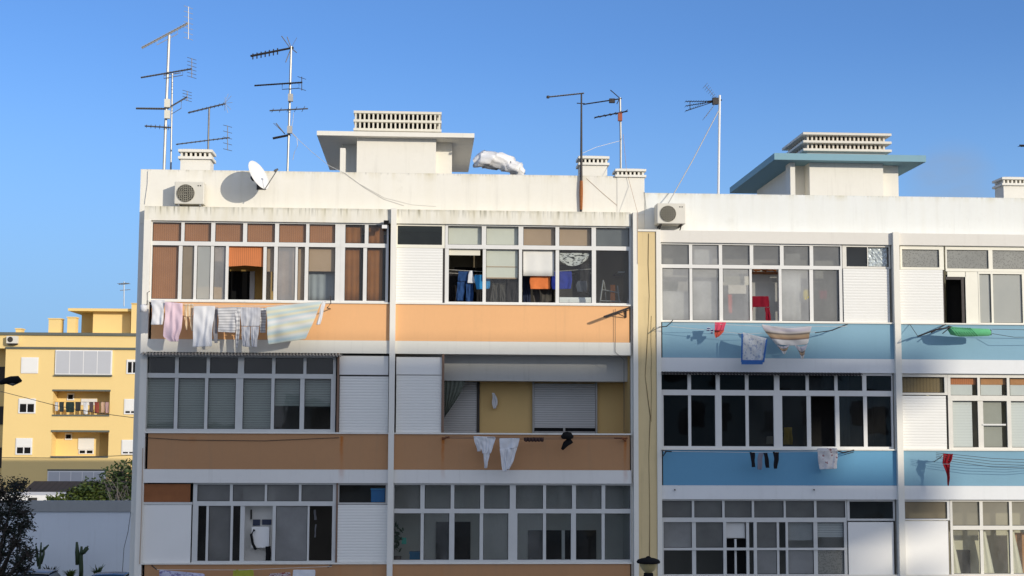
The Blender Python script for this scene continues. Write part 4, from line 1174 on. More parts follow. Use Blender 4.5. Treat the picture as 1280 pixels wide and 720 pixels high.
G1 = 'washing on the long line under the reed blinds'
f_white = fabric('white_cotton', (.78, .79, .82), var=.04)
f_pink = fabric('pale_pink_cotton', (.80, .62, .70), var=.05)
f_cream = fabric('peach_cotton', (.75, .52, .30), pattern=('bars', (.78, .66, .50), 3, 0))
f_grey = fabric('grey_cotton', (.33, .33, .36), var=.2)
f_strip = fabric('grey_striped_cotton', (.70, .70, .71), pattern=('bars', (.47, .47, .49), 9, 1))
f_check = fabric('grey_checked_cotton', (.62, .63, .67), pattern=('check', (.46, .47, .52), 7, 2.2))
f_towel = fabric('pastel_striped_towelling', (.7, .75, .75), stripes=[(.0, (.74, .75, .60)), (.07, (.50, .66, .70)), (.14, (.78, .79, .74)), (.20, (.80, .72, .46)), (.27, (.52, .67, .70)), (.36, (.80, .80, .76)), (.44, (.78, .74, .50)), (.50, (.62, .72, .74)), (.58, (.80, .78, .76)), (.66, (.52, .64, .70)), (.72, (.80, .72, .48)), (.79, (.52, .67, .70)), (.86, (.80, .76, .55)), (.93, (.56, .68, .70)), (1., (.64, .72, .70))])
yl = -.5
clothes_line('long clothes line in front of the reed blind window', [[(183, 377, yl), (260, 381.5, yl), (340, 382, yl), (413, 376, yl)], [(183, 380, yl + .15), (300, 384, yl + .15), (413, 379, yl + .15)]],
    [[[(183, 384, 0), (184, 379, yl), (184, 366, yl), (187, 364, yl)]], [[(413, 386, 0), (409, 385, yl), (413.5, 379, yl), (413, 370, yl)]]], (298, 384, 0))
cloth('white_shirt', 'white shirt pegged at the left end of the long line', 'clothing', [[(375, 188, 206), (385, 190.5, 205.5), (406, 189, 203.5)]], yl, f_white, G1, .03, 1.5)
cloth('pink_shirt', 'pale pink shirt next to the white shirt', 'clothing', [[(377, 206, 228.8, 379), (395, 206, 228), (412, 204.6, 227), (421, 203.5, 224), (427, 212, 223)]], yl - .04, f_pink, G1, .035, 2)
cloth('peach_top', 'peach and cream garment hanging in narrow strips', 'clothing', [[(379.5, 229.5, 242), (396, 230, 241)], [(396, 230, 234), (413, 232.5, 234)], [(396, 236, 241.5), (414, 239, 241)]], yl + .08, f_cream, G1, .02, 2)
cloth('white_trousers', 'long plain white pyjama trousers on the washing line', 'clothing', [[(382.5, 241.5, 269.5), (405, 241.5, 266), (434, 240.5, 264.5, 433)]], yl, f_white, G1, .035, 2)
cloth('grey_sock', 'small grey sock hanging beside the white trousers', 'clothing', [[(384, 267, 272.5), (415, 266, 271.5), (429, 268.5, 272)]], yl + .1, f_grey, G1, .01, 1)
cloth('striped_jumper', 'grey striped jumper with one sleeve dangling', 'clothing', [[(384.5, 272, 299, 383.5), (400, 273, 295.5), (415, 272.5, 294.5, 416)], [(384, 293, 300.5), (405, 295, 300), (422, 294.5, 298.5), (435, 295.5, 297)]], yl, f_strip, G1, .025, 1.5)
cloth('checked_trousers', 'grey checked trousers with two hanging legs', 'clothing', [[(384, 300, 326), (400, 300.8, 325.5), (408, 301.5, 324)], [(408, 301.5, 312.6), (433, 303, 312, 434)], [(408, 313, 324), (434, 314.5, 321)]], yl, f_check, G1, .028, 2)
cloth('grey_vest', 'small grey striped vest half hidden before the big towel', 'clothing', [[(384.5, 325, 333), (400, 325, 332.5), (416, 324.5, 332)]], yl + .12, f_strip, G1, .015, 1)
cloth('striped_towel', 'large pastel towel with wide blue and yellow stripes', 'towel', [[(384, 332.6, 403, 376.3), (400, 333.5, 397, 389), (418, 334.2, 390, 407), (431, 335, 382, 424)]], yl - .05, f_towel, G1, .04, 1.3, 0, 26)
cloth('white_sock', 'white sock at the right end of the long line', 'clothing', [[(376.5, 402.5, 407.3, 376), (392, 399, 404), (406, 395.5, 400)]], yl, f_white, G1, .01, 1)
c = P(179.5, 385, -.35)
b = MB(); b.lathe(c - Vector((0, 0, .09)), [(.001, 0), (.07, .01), (.085, .08), (.08, .15), (.05, .17)], 12)
tag(b.build('peg_bag', f_white, None, tuple(c), smooth=True), 'little white peg bag hooked on the left line bracket', 'peg bag')

# middle storey, right bay
yl = -.42
clothes_line('short rusty clothes line below the ochre balcony', [[(556, 546, yl), (640, 547.5, yl), (778, 547, yl)], [(556, 547.5, yl + .16), (640, 549, yl + .16), (778, 548.5, yl + .16)]],
    [[[(553.5, 549, 0), (561, 546, yl)], .02], [[(553, 547, 0), (562, 547.5, yl + .1)], .014], [[(784, 547.5, 0), (768.5, 547.5, yl)], .018], [[(782, 551, 0), (777, 547.5, yl + .1)], .02]], (668, 549, 0), m_rust)
G2 = 'washing on the line below the ochre balcony'
cloth('white_blouse', 'crumpled white blouse tapering to a point', 'clothing', [[(545, 591.5, 619.8, 546), (551, 597, 618.5), (560, 601, 616), (567, 603, 613)], [(545, 591.3, 599), (553, 593.5, 600.5), (560, 596, 601.5), (564.5, 596.5, 600.5)], [(565, 603.5, 612.5), (573, 605, 611), (585.5, 605.5, 608.5)]], yl, f_white, G2, .035, 3)
cloth('white_trousers', 'white trousers narrowing to the hem on the short line', 'clothing', [[(547.5, 624, 650), (553, 624.3, 648.5), (561, 624.8, 646.5)], [(560, 624.8, 636), (575, 626, 634.5), (589.5, 628.5, 634)], [(560, 634.5, 646.5), (574, 634, 642.5), (587, 631.5, 637)]], yl, f_white, G2, .03, 1.5)
b = MB(); b.tube([P(655, 549, yl), P(679.5, 549.2, yl)], [.045, .05], 10)
for k in range(6): b.tube([P(657 + 4 * k, 547, yl - .03), P(658 + 4 * k, 552, yl - .05)], .03, 6)
tag(b.build('rolled_mat', plain('dark_roll', (.05, .025, .022), .8), None, tuple(P(667, 549, yl)), smooth=True), 'dark rolled mat laid along the short line', 'mat', G2)
b = MB(); q = [P(711, 546.5, yl), P(703, 561, yl)]
b.lathe(P(709, 546.5, yl), [(.001, .13), (.09, .11), (.15, .02), (.13, -.03), (.02, -.05)], 12, 0); b.tube([P(714, 550, yl), P(707, 555, yl), P(702.5, 562, yl)], [.08, .07, .03], 8)
tag(b.build('black_hat', m_black, None, tuple(q[0]), smooth=True), 'black hat with its peak hanging down on the short line', 'hat', G2)
cloth('shopping_bag', 'small white bag hung on the ochre wall', 'bag', [[(491, 615, 618), (497, 615.5, 621), (505, 615, 622.5), (511, 616.5, 619.5)]], 1.12, f_white, None, .02, 1)
# folded rack, top storey right
t = thing('drying_rack', 'dark folding drying rack jutting from the orange band', 'drying rack', tuple(P(785, 390, 0)))
MB().tube([P(787, 384.5, 0), P(755, 396, -.4)], .024, 6).tube([P(787, 387, 0), P(757, 397, -.4)], .01, 6).build('rack_arm', m_iron, t)
MB().tube([P(782.5, 386, -.04), P(782.5, 397, -.02)], .018, 6).tube([P(770, 390.5, -.2), P(782.5, 397, -.02)], .010, 6).build('rack_strut', m_iron, t)

# washing at the bottom of the picture
yl = -.4
clothes_line('clothes line at the lower edge of the orange block', [[(196, 712, yl), (300, 712.5, yl), (415, 708, yl)]], [[[(415, 706, 0), (410, 709, yl)]], [[(190, 707, 0), (196, 712, yl)]]], (300, 711, 0))
G3 = 'washing along the lower edge of the picture'
cloth('floral_sheet', 'lilac and white patterned sheet at the lower picture edge', 'sheet', [[(712, 199, 256, 717), (740, 200, 255, 745)]], yl, fabric('lilac_pattern', (.6, .6, .75), pattern=('blot', (.25, .22, .42), 9, .52)), G3, .03, 3)
cloth('yellow_cloth', 'yellow green cloth between the patterned sheet and red cloth', 'cloth', [[(712, 291, 317), (735, 291, 317)]], yl, fabric('lime', (.42, .42, .06)), G3, .02, 2)
cloth('red_patterned_cloth', 'red and white patterned cloth at the lower picture edge', 'cloth', [[(717, 336, 363, 715), (735, 337, 362)]], yl, fabric('red_pattern', (.6, .55, .55), pattern=('blot', (.3, .05, .05), 10, .5)), G3, .02, 2)
cloth('white_cloth', 'white cloth folded over the lower line near its right bracket', 'cloth', [[(712, 366, 394), (735, 366, 394)]], yl, f_white, G3, .02, 2)

# ------------------------------------------------------------------ washing of the blue block
yl = -.5
clothes_line('clothes line under the frosted window of the blue block', [[(841, 405, yl), (893, 405, yl), (950, 408, yl), (1059, 408, yl)], [(838, 408, yl + .12), (926, 417, yl + .1), (1020, 415, yl + .12)]],
    [[[(822, 409, 0), (833, 408, yl), (838, 404, yl), (841, 400, yl)]], [[(1060, 404.8, 0), (1040, 413, -.3), (1019, 416, yl)]]], (940, 408, 0))
G4 = 'washing under the frosted window of the blue block'
cloth('pink_cloth', 'bright pink little garment pegged above the orange red one', 'clothing', [[(402.5, 893, 908.5), (408, 894, 906), (413.5, 893, 904.5)]], yl, fabric('hot_pink', (.80, .10, .17)), G4, .02, 2)
cloth('red_cloth', 'orange red little garment hanging below the pink one', 'clothing', [[(411.5, 893, 905.5), (418, 893, 904, 416), (423, 894.5, 898, 421)]], yl + .1, fabric('orange_red', (.78, .14, .09)), G4, .02, 2)
f_nw = fabric('navy_dark', (.06, .07, .2), pattern=('bars', (.7, .7, .75), 2, 1))
cloth('white_sock', 'tiny white and navy sock close to the pink garment', 'clothing', [[(411, 889, 891.5), (417, 888, 891)]], yl + .05, f_nw, G4, .01, 1)
cloth('blue_sock', 'small navy sock furthest left under the frosted window', 'clothing', [[(409, 884, 888), (414, 883, 887)]], yl + .05, fabric('navy_white', (.06, .07, .2), pattern=('bars', (.7, .7, .75), 2, 1)), G4, .01, 1)
f_blue = fabric('blue_print_towelling', (.64, .66, .68), pattern=('blot', (.36, .42, .54), 9, .54))
cloth('blue_towel', 'printed towel with a blue border on the blue band', 'towel', [[(415, 928.2, 958.5, 423), (430, 928, 957, 434), (448, 927.2, 955, 451), (455, 927, 953.5, 455.3)]], yl, f_blue, G4, .035, 1.5, 0, 20)
o = bpy.data.objects['blue_towel']
b = MB(); b.grid([[P(927 + 26.5 * u / 10, 450 + .2 * u / 10, yl - .05) for u in range(11)], [P(926.7 + 26.7 * u / 10, 455.5, yl - .045) for u in range(11)]]); 
f_navy = fabric('blue_border', (.05, .15, .42))
b.grid([[P(926.8 - .6 * v / 8 + dx, 417 + 36 * v / 8, yl - .052) for dx in (0, 2.0)] for v in range(9)]); b.grid([[P(957.2 - 4.0 * v / 8 + dx, 424 + 29 * v / 8, yl - .052) for dx in (0, 2.2)] for v in range(9)])
ORG['blue_towel'] = Vector(o.location); b.build('towel_border', f_navy, o)
f_blank = fabric('brown_white_blanket_print', (.74, .71, .68), stripes=[(.0, (.74, .70, .66)), (.26, (.76, .73, .70)), (.30, (.16, .10, .07)), (.38, (.50, .30, .15)), (.50, (.55, .38, .22)), (.58, (.10, .07, .05)), (.66, (.60, .54, .48)), (.80, (.55, .50, .56)), (1., (.70, .66, .66))])
cloth('blanket', 'white blanket with brown patterned stripes draped in two points', 'blanket', [[(405, 951, 1014.8, 407.5), (414, 956, 1013, 415), (424, 964, 1011), (430.5, 970, 1009.5)],
    [(430, 970, 988), (436, 974.5, 984.5), (441.5, 979, 982)], [(430, 992, 1009.5), (438, 998, 1006.5), (447.3, 1001.5, 1004.5)]], yl - .02, f_blank, G4, .045, 1.6, 0, 24, sag=3)
# green rolled awning
t = thing('rolled_awning', 'rolled green awning on folding arms over the blue band', 'awning', tuple(P(1190, 405, 0)))
b = MB(); ya = -.5
b.tube([P(1187, 410.5, ya), P(1190, 413.5, ya), P(1200, 415, ya), P(1215, 415.5, ya), P(1236, 415.5, ya), P(1238, 415.2, ya)], [.06, .10, .11, .10, .085, .05], 14)
for k in range(9): b.tube([P(1188 + k * 3, 410, ya - .07), P(1193 + k * 3.2, 415.5, ya - .10), P(1197 + k * 3.2, 419.5, ya - .05)], .018, 6)
b.build('rolled_fabric', fabric('green_canvas', (.14, .50, .24), var=.2), t, smooth=True)
b = MB(); b.tube([P(1147, 420.5, ya), P(1170, 412, ya), P(1190, 409, ya), P(1186, 408, 0)], .02, 6); b.tube([P(1164, 416, ya), P(1182, 405.5, -.05)], .012, 6); b.tube([P(1178, 417, ya), P(1188, 409, ya)], .012, 6); b.tube([P(1137, 405, 0), P(1147, 420, ya)], .007, 5); b.build('folding_arm', m_iron, t)
MB().tube([P(1238, 412, ya), P(1238.5, 419, ya)], .02, 6).build('end_cap', m_iron, t)
clothes_line('pair of thin lines right of the green awning', [[(1240, 411.5, ya), (1330, 413, ya), (1405, 411, ya)], [(1240, 417, ya + .2), (1268, 421.5, ya), (1405, 421, ya)]], [[[(1405, 408, 0), (1405, 416, ya)]]], (1320, 410, 0), m_galv, .006)
# middle storey of the blue block
yl = -.4
clothes_line('clothes line with socks under the dark windows', [[(829, 564, yl), (935, 565.5, yl), (1050, 564, yl)]], [[[(826, 562.5, 0), (832, 564, yl), (839.5, 564.5, yl)], .016], [[(828, 571, -.05), (833, 564, yl)], .014], [[(1068, 562.5, 0), (1054, 566, yl), (1047, 563.5, yl)], .016], [[(1067, 565, 0), (1056, 568, yl)], .01]], (945, 565, 0))
G5 = 'socks in a row under the dark windows'
f_blk = fabric('black_knit', (.014, .014, .018))
cloth('black_sock', 'black sock with a pale toe, leftmost in the row of socks', 'clothing', [[(565, 936.5, 944), (574, 939, 943.5), (584, 939.5, 944)]], yl, f_blk, G5, .015, 1)
cloth('grey_sock', 'grey sock, the pale one in the row of socks', 'clothing', [[(566, 948.5, 954.5), (575, 946.5, 953), (587, 947, 952.5)]], yl, fabric('mid_grey_knit', (.22, .22, .27)), G5, .015, 1)
cloth('black_sock', 'black sock right beside the grey sock', 'clothing', [[(566, 954.5, 959.5), (576, 956, 961), (585, 957, 962)]], yl, f_blk, G5, .015, 1)
cloth('black_sock', 'black sock hanging apart at the right of the socks', 'clothing', [[(564.5, 966, 974), (573, 967.5, 973.5), (586, 967, 971.5)]], yl, f_blk, G5, .015, 1)
cloth('tee_shirt', 'white tee shirt with a dark print hung from the sill', 'clothing', [[(560, 1021, 1047), (573, 1022.5, 1047), (587, 1024, 1046, 586)]], yl + .05, fabric('white_red_print', (.72, .70, .70), pattern=('blot', (.30, .10, .10), 5, .58)), None, .035, 2)
cloth('red_dress', 'dark red garment twisted into a narrow tail', 'clothing', [[(567, 1179.5, 1191.5), (573, 1178.5, 1190.5), (580, 1178, 1187.5)], [(580, 1178.5, 1187.5), (588, 1182, 1187.5), (598, 1184, 1187), (607.5, 1184.7, 1186.2)]], -.5, fabric('dark_red', (.33, .012, .02), var=.3), None, .05, 2)
clothes_line('four sagging lines in front of the white blinds', [[(1170, 566 + 2 * k, -.5), (1192, 568 + 3 * k, -.5), (1240, 573 + 3.6 * k, -.5), (1290, 575 + 3.4 * k, -.5), (1405, 569 + 2 * k, -.5)] for k in range(4)], [[[(1168, 577, 0), (1178, 570, -.5), (1180, 566, -.5)], .012], [[(1405, 565, 0), (1405, 574, -.5)]]], (1290, 566, 0), m_galv, .006)

# ------------------------------------------------------------------ things behind the glass
GI = 'washing hung indoors behind the white framed window'
yi = .42
clothes_line('indoor clothes line behind the laundry window', [[(558, 337, yi), (650, 342, yi), (742, 336, yi)], [(558, 341, yi + .25), (650, 346, yi + .25), (742, 341, yi + .25)]], [[[(556.5, 334, yi), (556.5, 344, yi + .3)]], [[(743, 333, yi), (743, 343, yi + .3)]]], (650, 340, yi))
f_drk = fabric('charcoal_knit', (.028, .026, .028), var=.3)
f_jean = fabric('denim', (.025, .07, .20), var=.3)
f_brn = fabric('brown_grey_cotton', (.10, .09, .08), var=.2)
cloth('dark_shirt', 'black shirt at the left end of the indoor line', 'clothing', [[(339, 559, 575), (360, 561, 577), (385, 562, 575)]], yi + .25, f_drk, GI, .03, 2)
cloth('white_peg_cloth', 'small white cloth hooked among the dark indoor washing', 'clothing', [[(338, 587, 590), (345, 585, 592), (354, 584.5, 594)]], yi - .06, f_white, GI, .015, 1)
cloth('jeans', 'blue jeans hanging on the indoor line', 'clothing', [[(339, 573, 592), (352, 572, 592)], [(352, 572, 581), (376, 570, 579.5)], [(352, 582, 592), (385, 583, 591)]], yi, f_jean, GI, .03, 2)
cloth('bright_blue_towel', 'bright blue towel folded over the indoor line', 'towel', [[(343.5, 593, 613), (352, 593.5, 613), (362, 596, 612, 361)]], yi - .12, fabric('bright_blue', (.05, .33, .68)), GI, .02, 2)
cloth('dark_trousers', 'charcoal trousers behind the bright blue towel', 'clothing', [[(346, 596, 612), (356, 595, 611)], [(356, 595, 603), (386, 596, 603)], [(356, 604, 611), (386, 605, 611)]], yi + .25, f_drk, GI, .03, 2)
cloth('grey_trousers', 'brown grey trousers under the cream roller blind', 'clothing', [[(346.5, 614.5, 632), (356, 615, 632)], [(356, 615, 623), (386, 612, 622)], [(356, 624, 632), (386, 625.5, 633)]], yi, f_brn, GI, .03, 2.5)
cloth('dark_jacket', 'charcoal jacket beside the brown grey trousers', 'clothing', [[(345, 633, 650), (360, 632, 650), (384, 633, 649)]], yi + .1, f_drk, GI, .04, 3)
cloth('navy_shirt', 'navy shirt left of the orange towel', 'clothing', [[(344, 653, 664), (360, 653, 663), (384, 655, 664)]], yi + .2, fabric('navy', (.03, .04, .08)), GI, .03, 2)
cloth('orange_towel', 'orange towel folded over the indoor line', 'towel', [[(343.5, 663, 687.5, 341.5), (352, 662, 688), (361.5, 663, 687.5)]], yi - .14, fabric('orange_towelling', (.80, .23, .07)), GI, .015, 2)
cloth('brown_shirt', 'dark brown shirt below the orange towel', 'clothing', [[(346, 665, 690), (365, 666, 690), (385, 668, 689)]], yi + .2, f_brn, GI, .04, 3)
cloth('royal_blue_shirt', 'royal blue shirt right of the orange towel', 'clothing', [[(339, 688, 715), (350, 688.5, 715), (362, 690, 714, 361)]], yi - .1, fabric('royal_blue', (.03, .05, .34)), GI, .03, 2)
cloth('black_coat', 'black coat hanging above the white cabinet', 'clothing', [[(330, 720, 738), (345, 718, 738), (366, 722, 737)]], yi + .1, f_drk, GI, .04, 2)
cloth('grey_bag', 'grey cloth bag hanging over the white cabinet', 'bag', [[(351, 722, 733), (357, 719.5, 734.5), (365, 722, 733)]], yi - .05, fabric('slate_cloth', (.12, .13, .15)), GI, .03, 1)
xa, xb_ = X(698, 372, .5), X(739, 372, .5)
t = thing('cabinet', 'low white cabinet standing behind the laundry window', 'cabinet', ((xa + xb_) / 2, .5, BT1 - .9))
MB().box(xa, xb_, .4, .8, BT1 - .9, LZ(367.5)).build('carcass', m_whitepaint, t)
MB().box(xa + .25, xb_ - .01, .385, .399, BT1 - .8, LZ(370)).box(xa + .01, xa + .235, .385, .399, BT1 - .8, LZ(370)).build('door_panel', m_panel_white, t)
t = thing('folding_chair', 'folding chair with orange cushion inside the right end window', 'chair', tuple(P(762, 378, .5)))
b = MB()
for a, c in (((754, 350), (748, 392)), ((772, 357), (776, 392)), ((790, 350), (782, 392))): b.tube([P(*a, .5), P(*c, .5)], .018, 6)
b.tube([P(752, 362, .5), P(774, 366, .5)], .015, 6); b.tube([P(750, 376, .45), P(776, 377, .45)], .018, 6); b.tube([P(755, 352, .5), P(760, 392, .7)], .015, 6); b.build('chair_frame', m_galv, t)
b = MB(); b.grid([[P(763 + u * 6, 356 + v * 9, .52 + .02 * math.sin(u * 3 + v)) for u in (0, .5, 1)] for v in range(5)]); b.build('cushion', plain('orange_cushion', (.55, .17, .04), .8), t)
t = thing('wall_shelf', 'small dark shelf with a white tray inside the right window', 'shelf', tuple(P(776, 343, 1.2)))
MB().box(X(768, 343, 1.2), X(788, 343, 1.2), 1.1, 1.4, Z(776, 344, 1.2), Z(776, 342, 1.2)).build('board', m_dark, t)
MB().box(X(772, 343, 1.2), X(785, 343, 1.2), 1.05, 1.3, Z(776, 341.8, 1.2), Z(776, 340, 1.2)).build('tray', m_whitepaint, t)
# behind the frosted glass of the blue block
GM = 'things hung behind the frosted window'
cloth('maroon_trousers', 'maroon trousers hanging in the open sash', 'clothing', [[(370, 940, 960.8), (377, 939.5, 961.5), (384, 938.5, 962)], [(384, 938, 941.5), (402, 935.5, 939)], [(384, 956, 962), (402.5, 957.5, 964)]], .24, fabric('maroon', (.20, .006, .02)), GM, .02, 1.5)
cloth('red_sock', 'coral red sock pressed behind the frosted pane', 'clothing', [[(368, 909.5, 915), (380, 910.5, 915), (391.5, 911, 915)]], .13, fabric('coral', (.9, .16, .12)), GM, .01, 1)
cloth('yellow_cloth', 'yellow cloth behind the frosted pane beside the open sash', 'cloth', [[(362, 1005, 1011.5), (368, 1003.5, 1011.5), (375, 1005, 1010)]], .13, fabric('yellow', (.75, .6, .03)), GM, .02, 1)
cloth('rose_cloth', 'faint rose cloth behind the last frosted pane', 'cloth', [[(363, 1024, 1034), (374, 1025, 1033)]], .15, fabric('rose', (.6, .13, .2)), GM, .02, 1)
cloth('dark_cloth', 'dark shadowy cloth behind the third frosted pane', 'cloth', [[(367, 895, 938), (385, 896, 936), (402, 898, 936)]], .3, fabric('dusk', (.10, .11, .12)), GM, .03, 3)
cloth('green_cloth', 'dull green cloth behind the first frosted pane', 'cloth', [[(352, 829, 848), (366, 831, 846), (398, 832, 847)]], .3, fabric('moss', (.16, .18, .15)), GM, .03, 2)
b = MB()
for k in range(7): b.tube([P(941 + 4 * k, 336.5 + (k % 2), .5), P(946 + 4 * k, 338.5 - (k % 3), .5)], .03, 6)
o = b.build('pelmet_shelf', plain('orange_oddments', (.5, .17, .05), .8, 0, .6, 20), None, tuple(P(955, 338, .5))); tag(o, 'shelf of orange odds and ends above the maroon trousers', 'shelf')
MB().box(X(940, 341, .5), X(974, 341, .5), .4, .62, Z(957, 342.5, .5), Z(957, 340.2, .5)).build('shelf_board', m_board, o)
# behind the dark windows
for (px, py, w_, h_, lab) in ((985, 545, 10, 22, 'yellow cushion glimpsed behind the fifth dark pane'), (963, 550, 9, 10, 'cream cushion glimpsed behind the fourth dark pane')):
    cloth('cushion', lab, 'cushion', [[(py - h_ / 2, px - w_ / 2, px + w_ / 2), (py + h_ / 2, px - w_ / 2 - 1, px + w_ / 2 + 1)]], .4, fabric('cushion_%d' % px, (.62, .42, .05) if px > 980 else (.6, .52, .4)), None, .03, 1)
# lower storey of the orange block
t = thing('water_heater', 'white wall box with dangling black hoses behind the open sash', 'water heater', tuple(P(326, 685, .3)))
MB().box(X(315, 670, .35), X(337, 670, .35), .23, .445, Z(326, 684, .35), Z(326, 658, .35)).build('heater_body', m_whitepaint, t)
b = MB(); b.tube([P(318, 662, .17), P(314, 668, .17), P(316, 680, .17), P(320, 687, .17)], .03, 8); b.tube([P(335, 683, .20), P(335.5, 692, .20), P(335, 702, .20)], .06, 8); b.build('hose', m_black, t)
MB().box(X(316, 653, .40), X(325, 653, .40), .41, .445, Z(320, 657, .40), Z(320, 649.5, .40)).box(X(327.5, 653, .40), X(339, 653, .40), .41, .445, Z(333, 656, .40), Z(333, 649.5, .40)).build('valve_panel', plain('navy_tiles', (.03, .04, .08), .5), t)
MB().tube([P(314, 637, .41), P(314, 649, .41)], .02, 6).build('pipe', m_dark, t)
t = thing('storage_box', 'blue plastic box on the ledge behind the low window', 'box', tuple(P(472, 627, .3)))
bx = MB().box(X(464, 620, .3), X(481, 620, .3), .22, .55, Z(472, 629, .3), Z(472, 612, .3)).build('tub', plain('blue_plastic', (.02, .17, .42), .45), t)
MB().box(X(463.3, 620, .3), X(481.6, 620, .3), .2, .57, Z(472, 612, .3) + .001, Z(472, 610.4, .3)).build('lid', plain('blue_lid', (.05, .28, .55), .45), t)
cloth('frayed_rope', 'pale frayed rope hanging in the open black sash', 'rope', [[(637, 392, 394.5), (650, 393, 396)], [(655, 394, 395.5), (672, 393, 394.5)]], .5, f_grey, None, .02, 1)
# potted plant behind the left pane, blue crate
t = thing('potted_plant', 'dark potted plant behind the first lower kitchen pane', 'plant', tuple(P(499, 700, .45)))
b = MB(); rnd = random.Random(3)
for k in range(60):
    c = P(496 + rnd.gauss(0, 3.5), 668 + rnd.uniform(-14, 20), .45 + rnd.gauss(0, .05)); d = Vector((rnd.gauss(0, 1), rnd.gauss(0, .6), rnd.gauss(0, 1))).normalized() * .09; e = Vector((rnd.gauss(0, 1), rnd.gauss(0, 1), rnd.gauss(0, 1))).normalized() * .035
    b.poly([c - d, c + e, c + d, c - e])
b.build('foliage', plain('dim_leaves', (.03, .06, .03), .7), t)
MB().lathe(P(497, 706, .45), [(.001, 0), (.07, .0), (.09, .2), (.08, .2)], 14).build('pot', plain('dim_pot', (.12, .10, .09), .8), t)
MB().box(X(502, 675, .4), X(508, 675, .4), .38, .42, Z(505, 680, .4), Z(505, 672, .4)).build('plant_tag', plain('teal', (.02, .25, .19), .6), t)
t = thing('crate', 'blue crate behind the first lower kitchen pane', 'crate', tuple(P(519, 705, .35)))
MB().box(X(512, 696, .35), X(526, 696, .35), .3, .6, Z(519, 712, .35), Z(519, 690, .35)).box(X(511.5, 696, .35), X(526.5, 696, .35), .29, .61, Z(519, 692, .35), Z(519, 690.5, .35) + .004).build('crate_body', plain('crate_blue', (.02, .12, .22), .6), t)
# ================================================================== the setting
def sheet(name, x0, x1, y0, y1, z, m):
    b = MB(); b.poly([(x0, y0, z), (x1, y0, z), (x1, y1, z), (x0, y1, z)])
    return tag(b.build(name, m), kind='structure')


m_ground = plain('dry_earth', (.24, .21, .16), .95, 0, .25, .6, .3)
sheet('ground', -900, 900, -600, 1500, -.004, m_ground)
sheet('road', -120, 120, -30, -14, 0, m_asphalt)
m_pav = plain('paving', (.40, .385, .35), .85, 0, .12, 1.5)
b = MB(); b.box(-60, 80, -14, -.5, .0, .13); tag(b.build('pavement', m_pav), kind='structure')
b = MB()
for k in range(-14, 15): b.poly([(k * 6, -22.08, .004), (k * 6 + 3, -22.08, .004), (k * 6 + 3, -21.92, .004), (k * 6, -21.92, .004)])
tag(b.build('road_markings', m_whitepaint), kind='structure')
sheet('side_street', -40, -8.5, 8, 33, 0, m_asphalt)
sheet('flower_bed', -40, 6, 33, 35.9, .006, plain('planted_soil', (.07, .06, .035), .95, 0, .4, 2))

# garden wall
YG = 36.0
zg = Z(90, 632, YG); zgm = Z(90, 639.5, YG)
gx0, gx1 = X(-60, 670, YG), X(260, 670, YG)
t = thing('garden_wall', 'long white rendered garden wall with a wide grey band on top', 'wall', ((gx0 + gx1) / 2, YG, 0))
MB().box(gx0, gx1, YG, YG + .3, 0, zgm).build('wall_face', render_wall('garden_wall_render', (.69, .74, .80), streak=.08, blotch=.15), t)
MB().box(gx0 - .05, gx1 + .05, YG - .06, YG + .36, zgm + .001, zg + .22).build('wall_coping', render_wall('garden_coping_render', (.34, .35, .35), streak=.1), t)


# foliage
def leaves(b, c, r, n, size, rnd, flat=.6):
    for _ in range(n):
        d = Vector((rnd.gauss(0, 1), rnd.gauss(0, 1), rnd.gauss(0, 1))).normalized() * (rnd.random() ** .5)
        p = c + Vector((d.x * r[0], d.y * r[1], d.z * r[2]))
        a = Vector((rnd.gauss(0, 1), rnd.gauss(0, 1), rnd.gauss(0, flat))).normalized()
        e = a.cross(Vector((rnd.gauss(0, 1), rnd.gauss(0, 1), rnd.gauss(0, 1)))).normalized()
        s = size * rnd.uniform(.6, 1.3)
        b.poly([p - a * s, p - a * s * .1 + e * s * .45, p + a * s, p - a * s * .1 - e * s * .45])


def leaf_mat(name, c):
    n = N(name)
    col = n.mix(n.noise(1.1, detail=5), mul(c, .55), mul(c, 1.5))
    n.base(col, .55, 0, .3)
    tl = n.new('ShaderNodeBsdfTranslucent'); n.link(col, tl.inputs[0])
    ms = n.new('ShaderNodeMixShader'); ms.inputs[0].default_value = .25
    n.link(n.b.outputs[0], ms.inputs[1]); n.link(tl.outputs[0], ms.inputs[2]); n.link(ms.outputs[0], n.out.inputs[0])
    return n.m


m_leaf = leaf_mat('green_leaves', (.055, .085, .028)); m_leaf_dk = leaf_mat('dark_leaves', (.028, .035, .022)); m_leaf_ol = leaf_mat('olive_leaves', (.08, .11, .02))
m_bark = plain('bark', (.07, .055, .045), .9, 0, .3, 8)


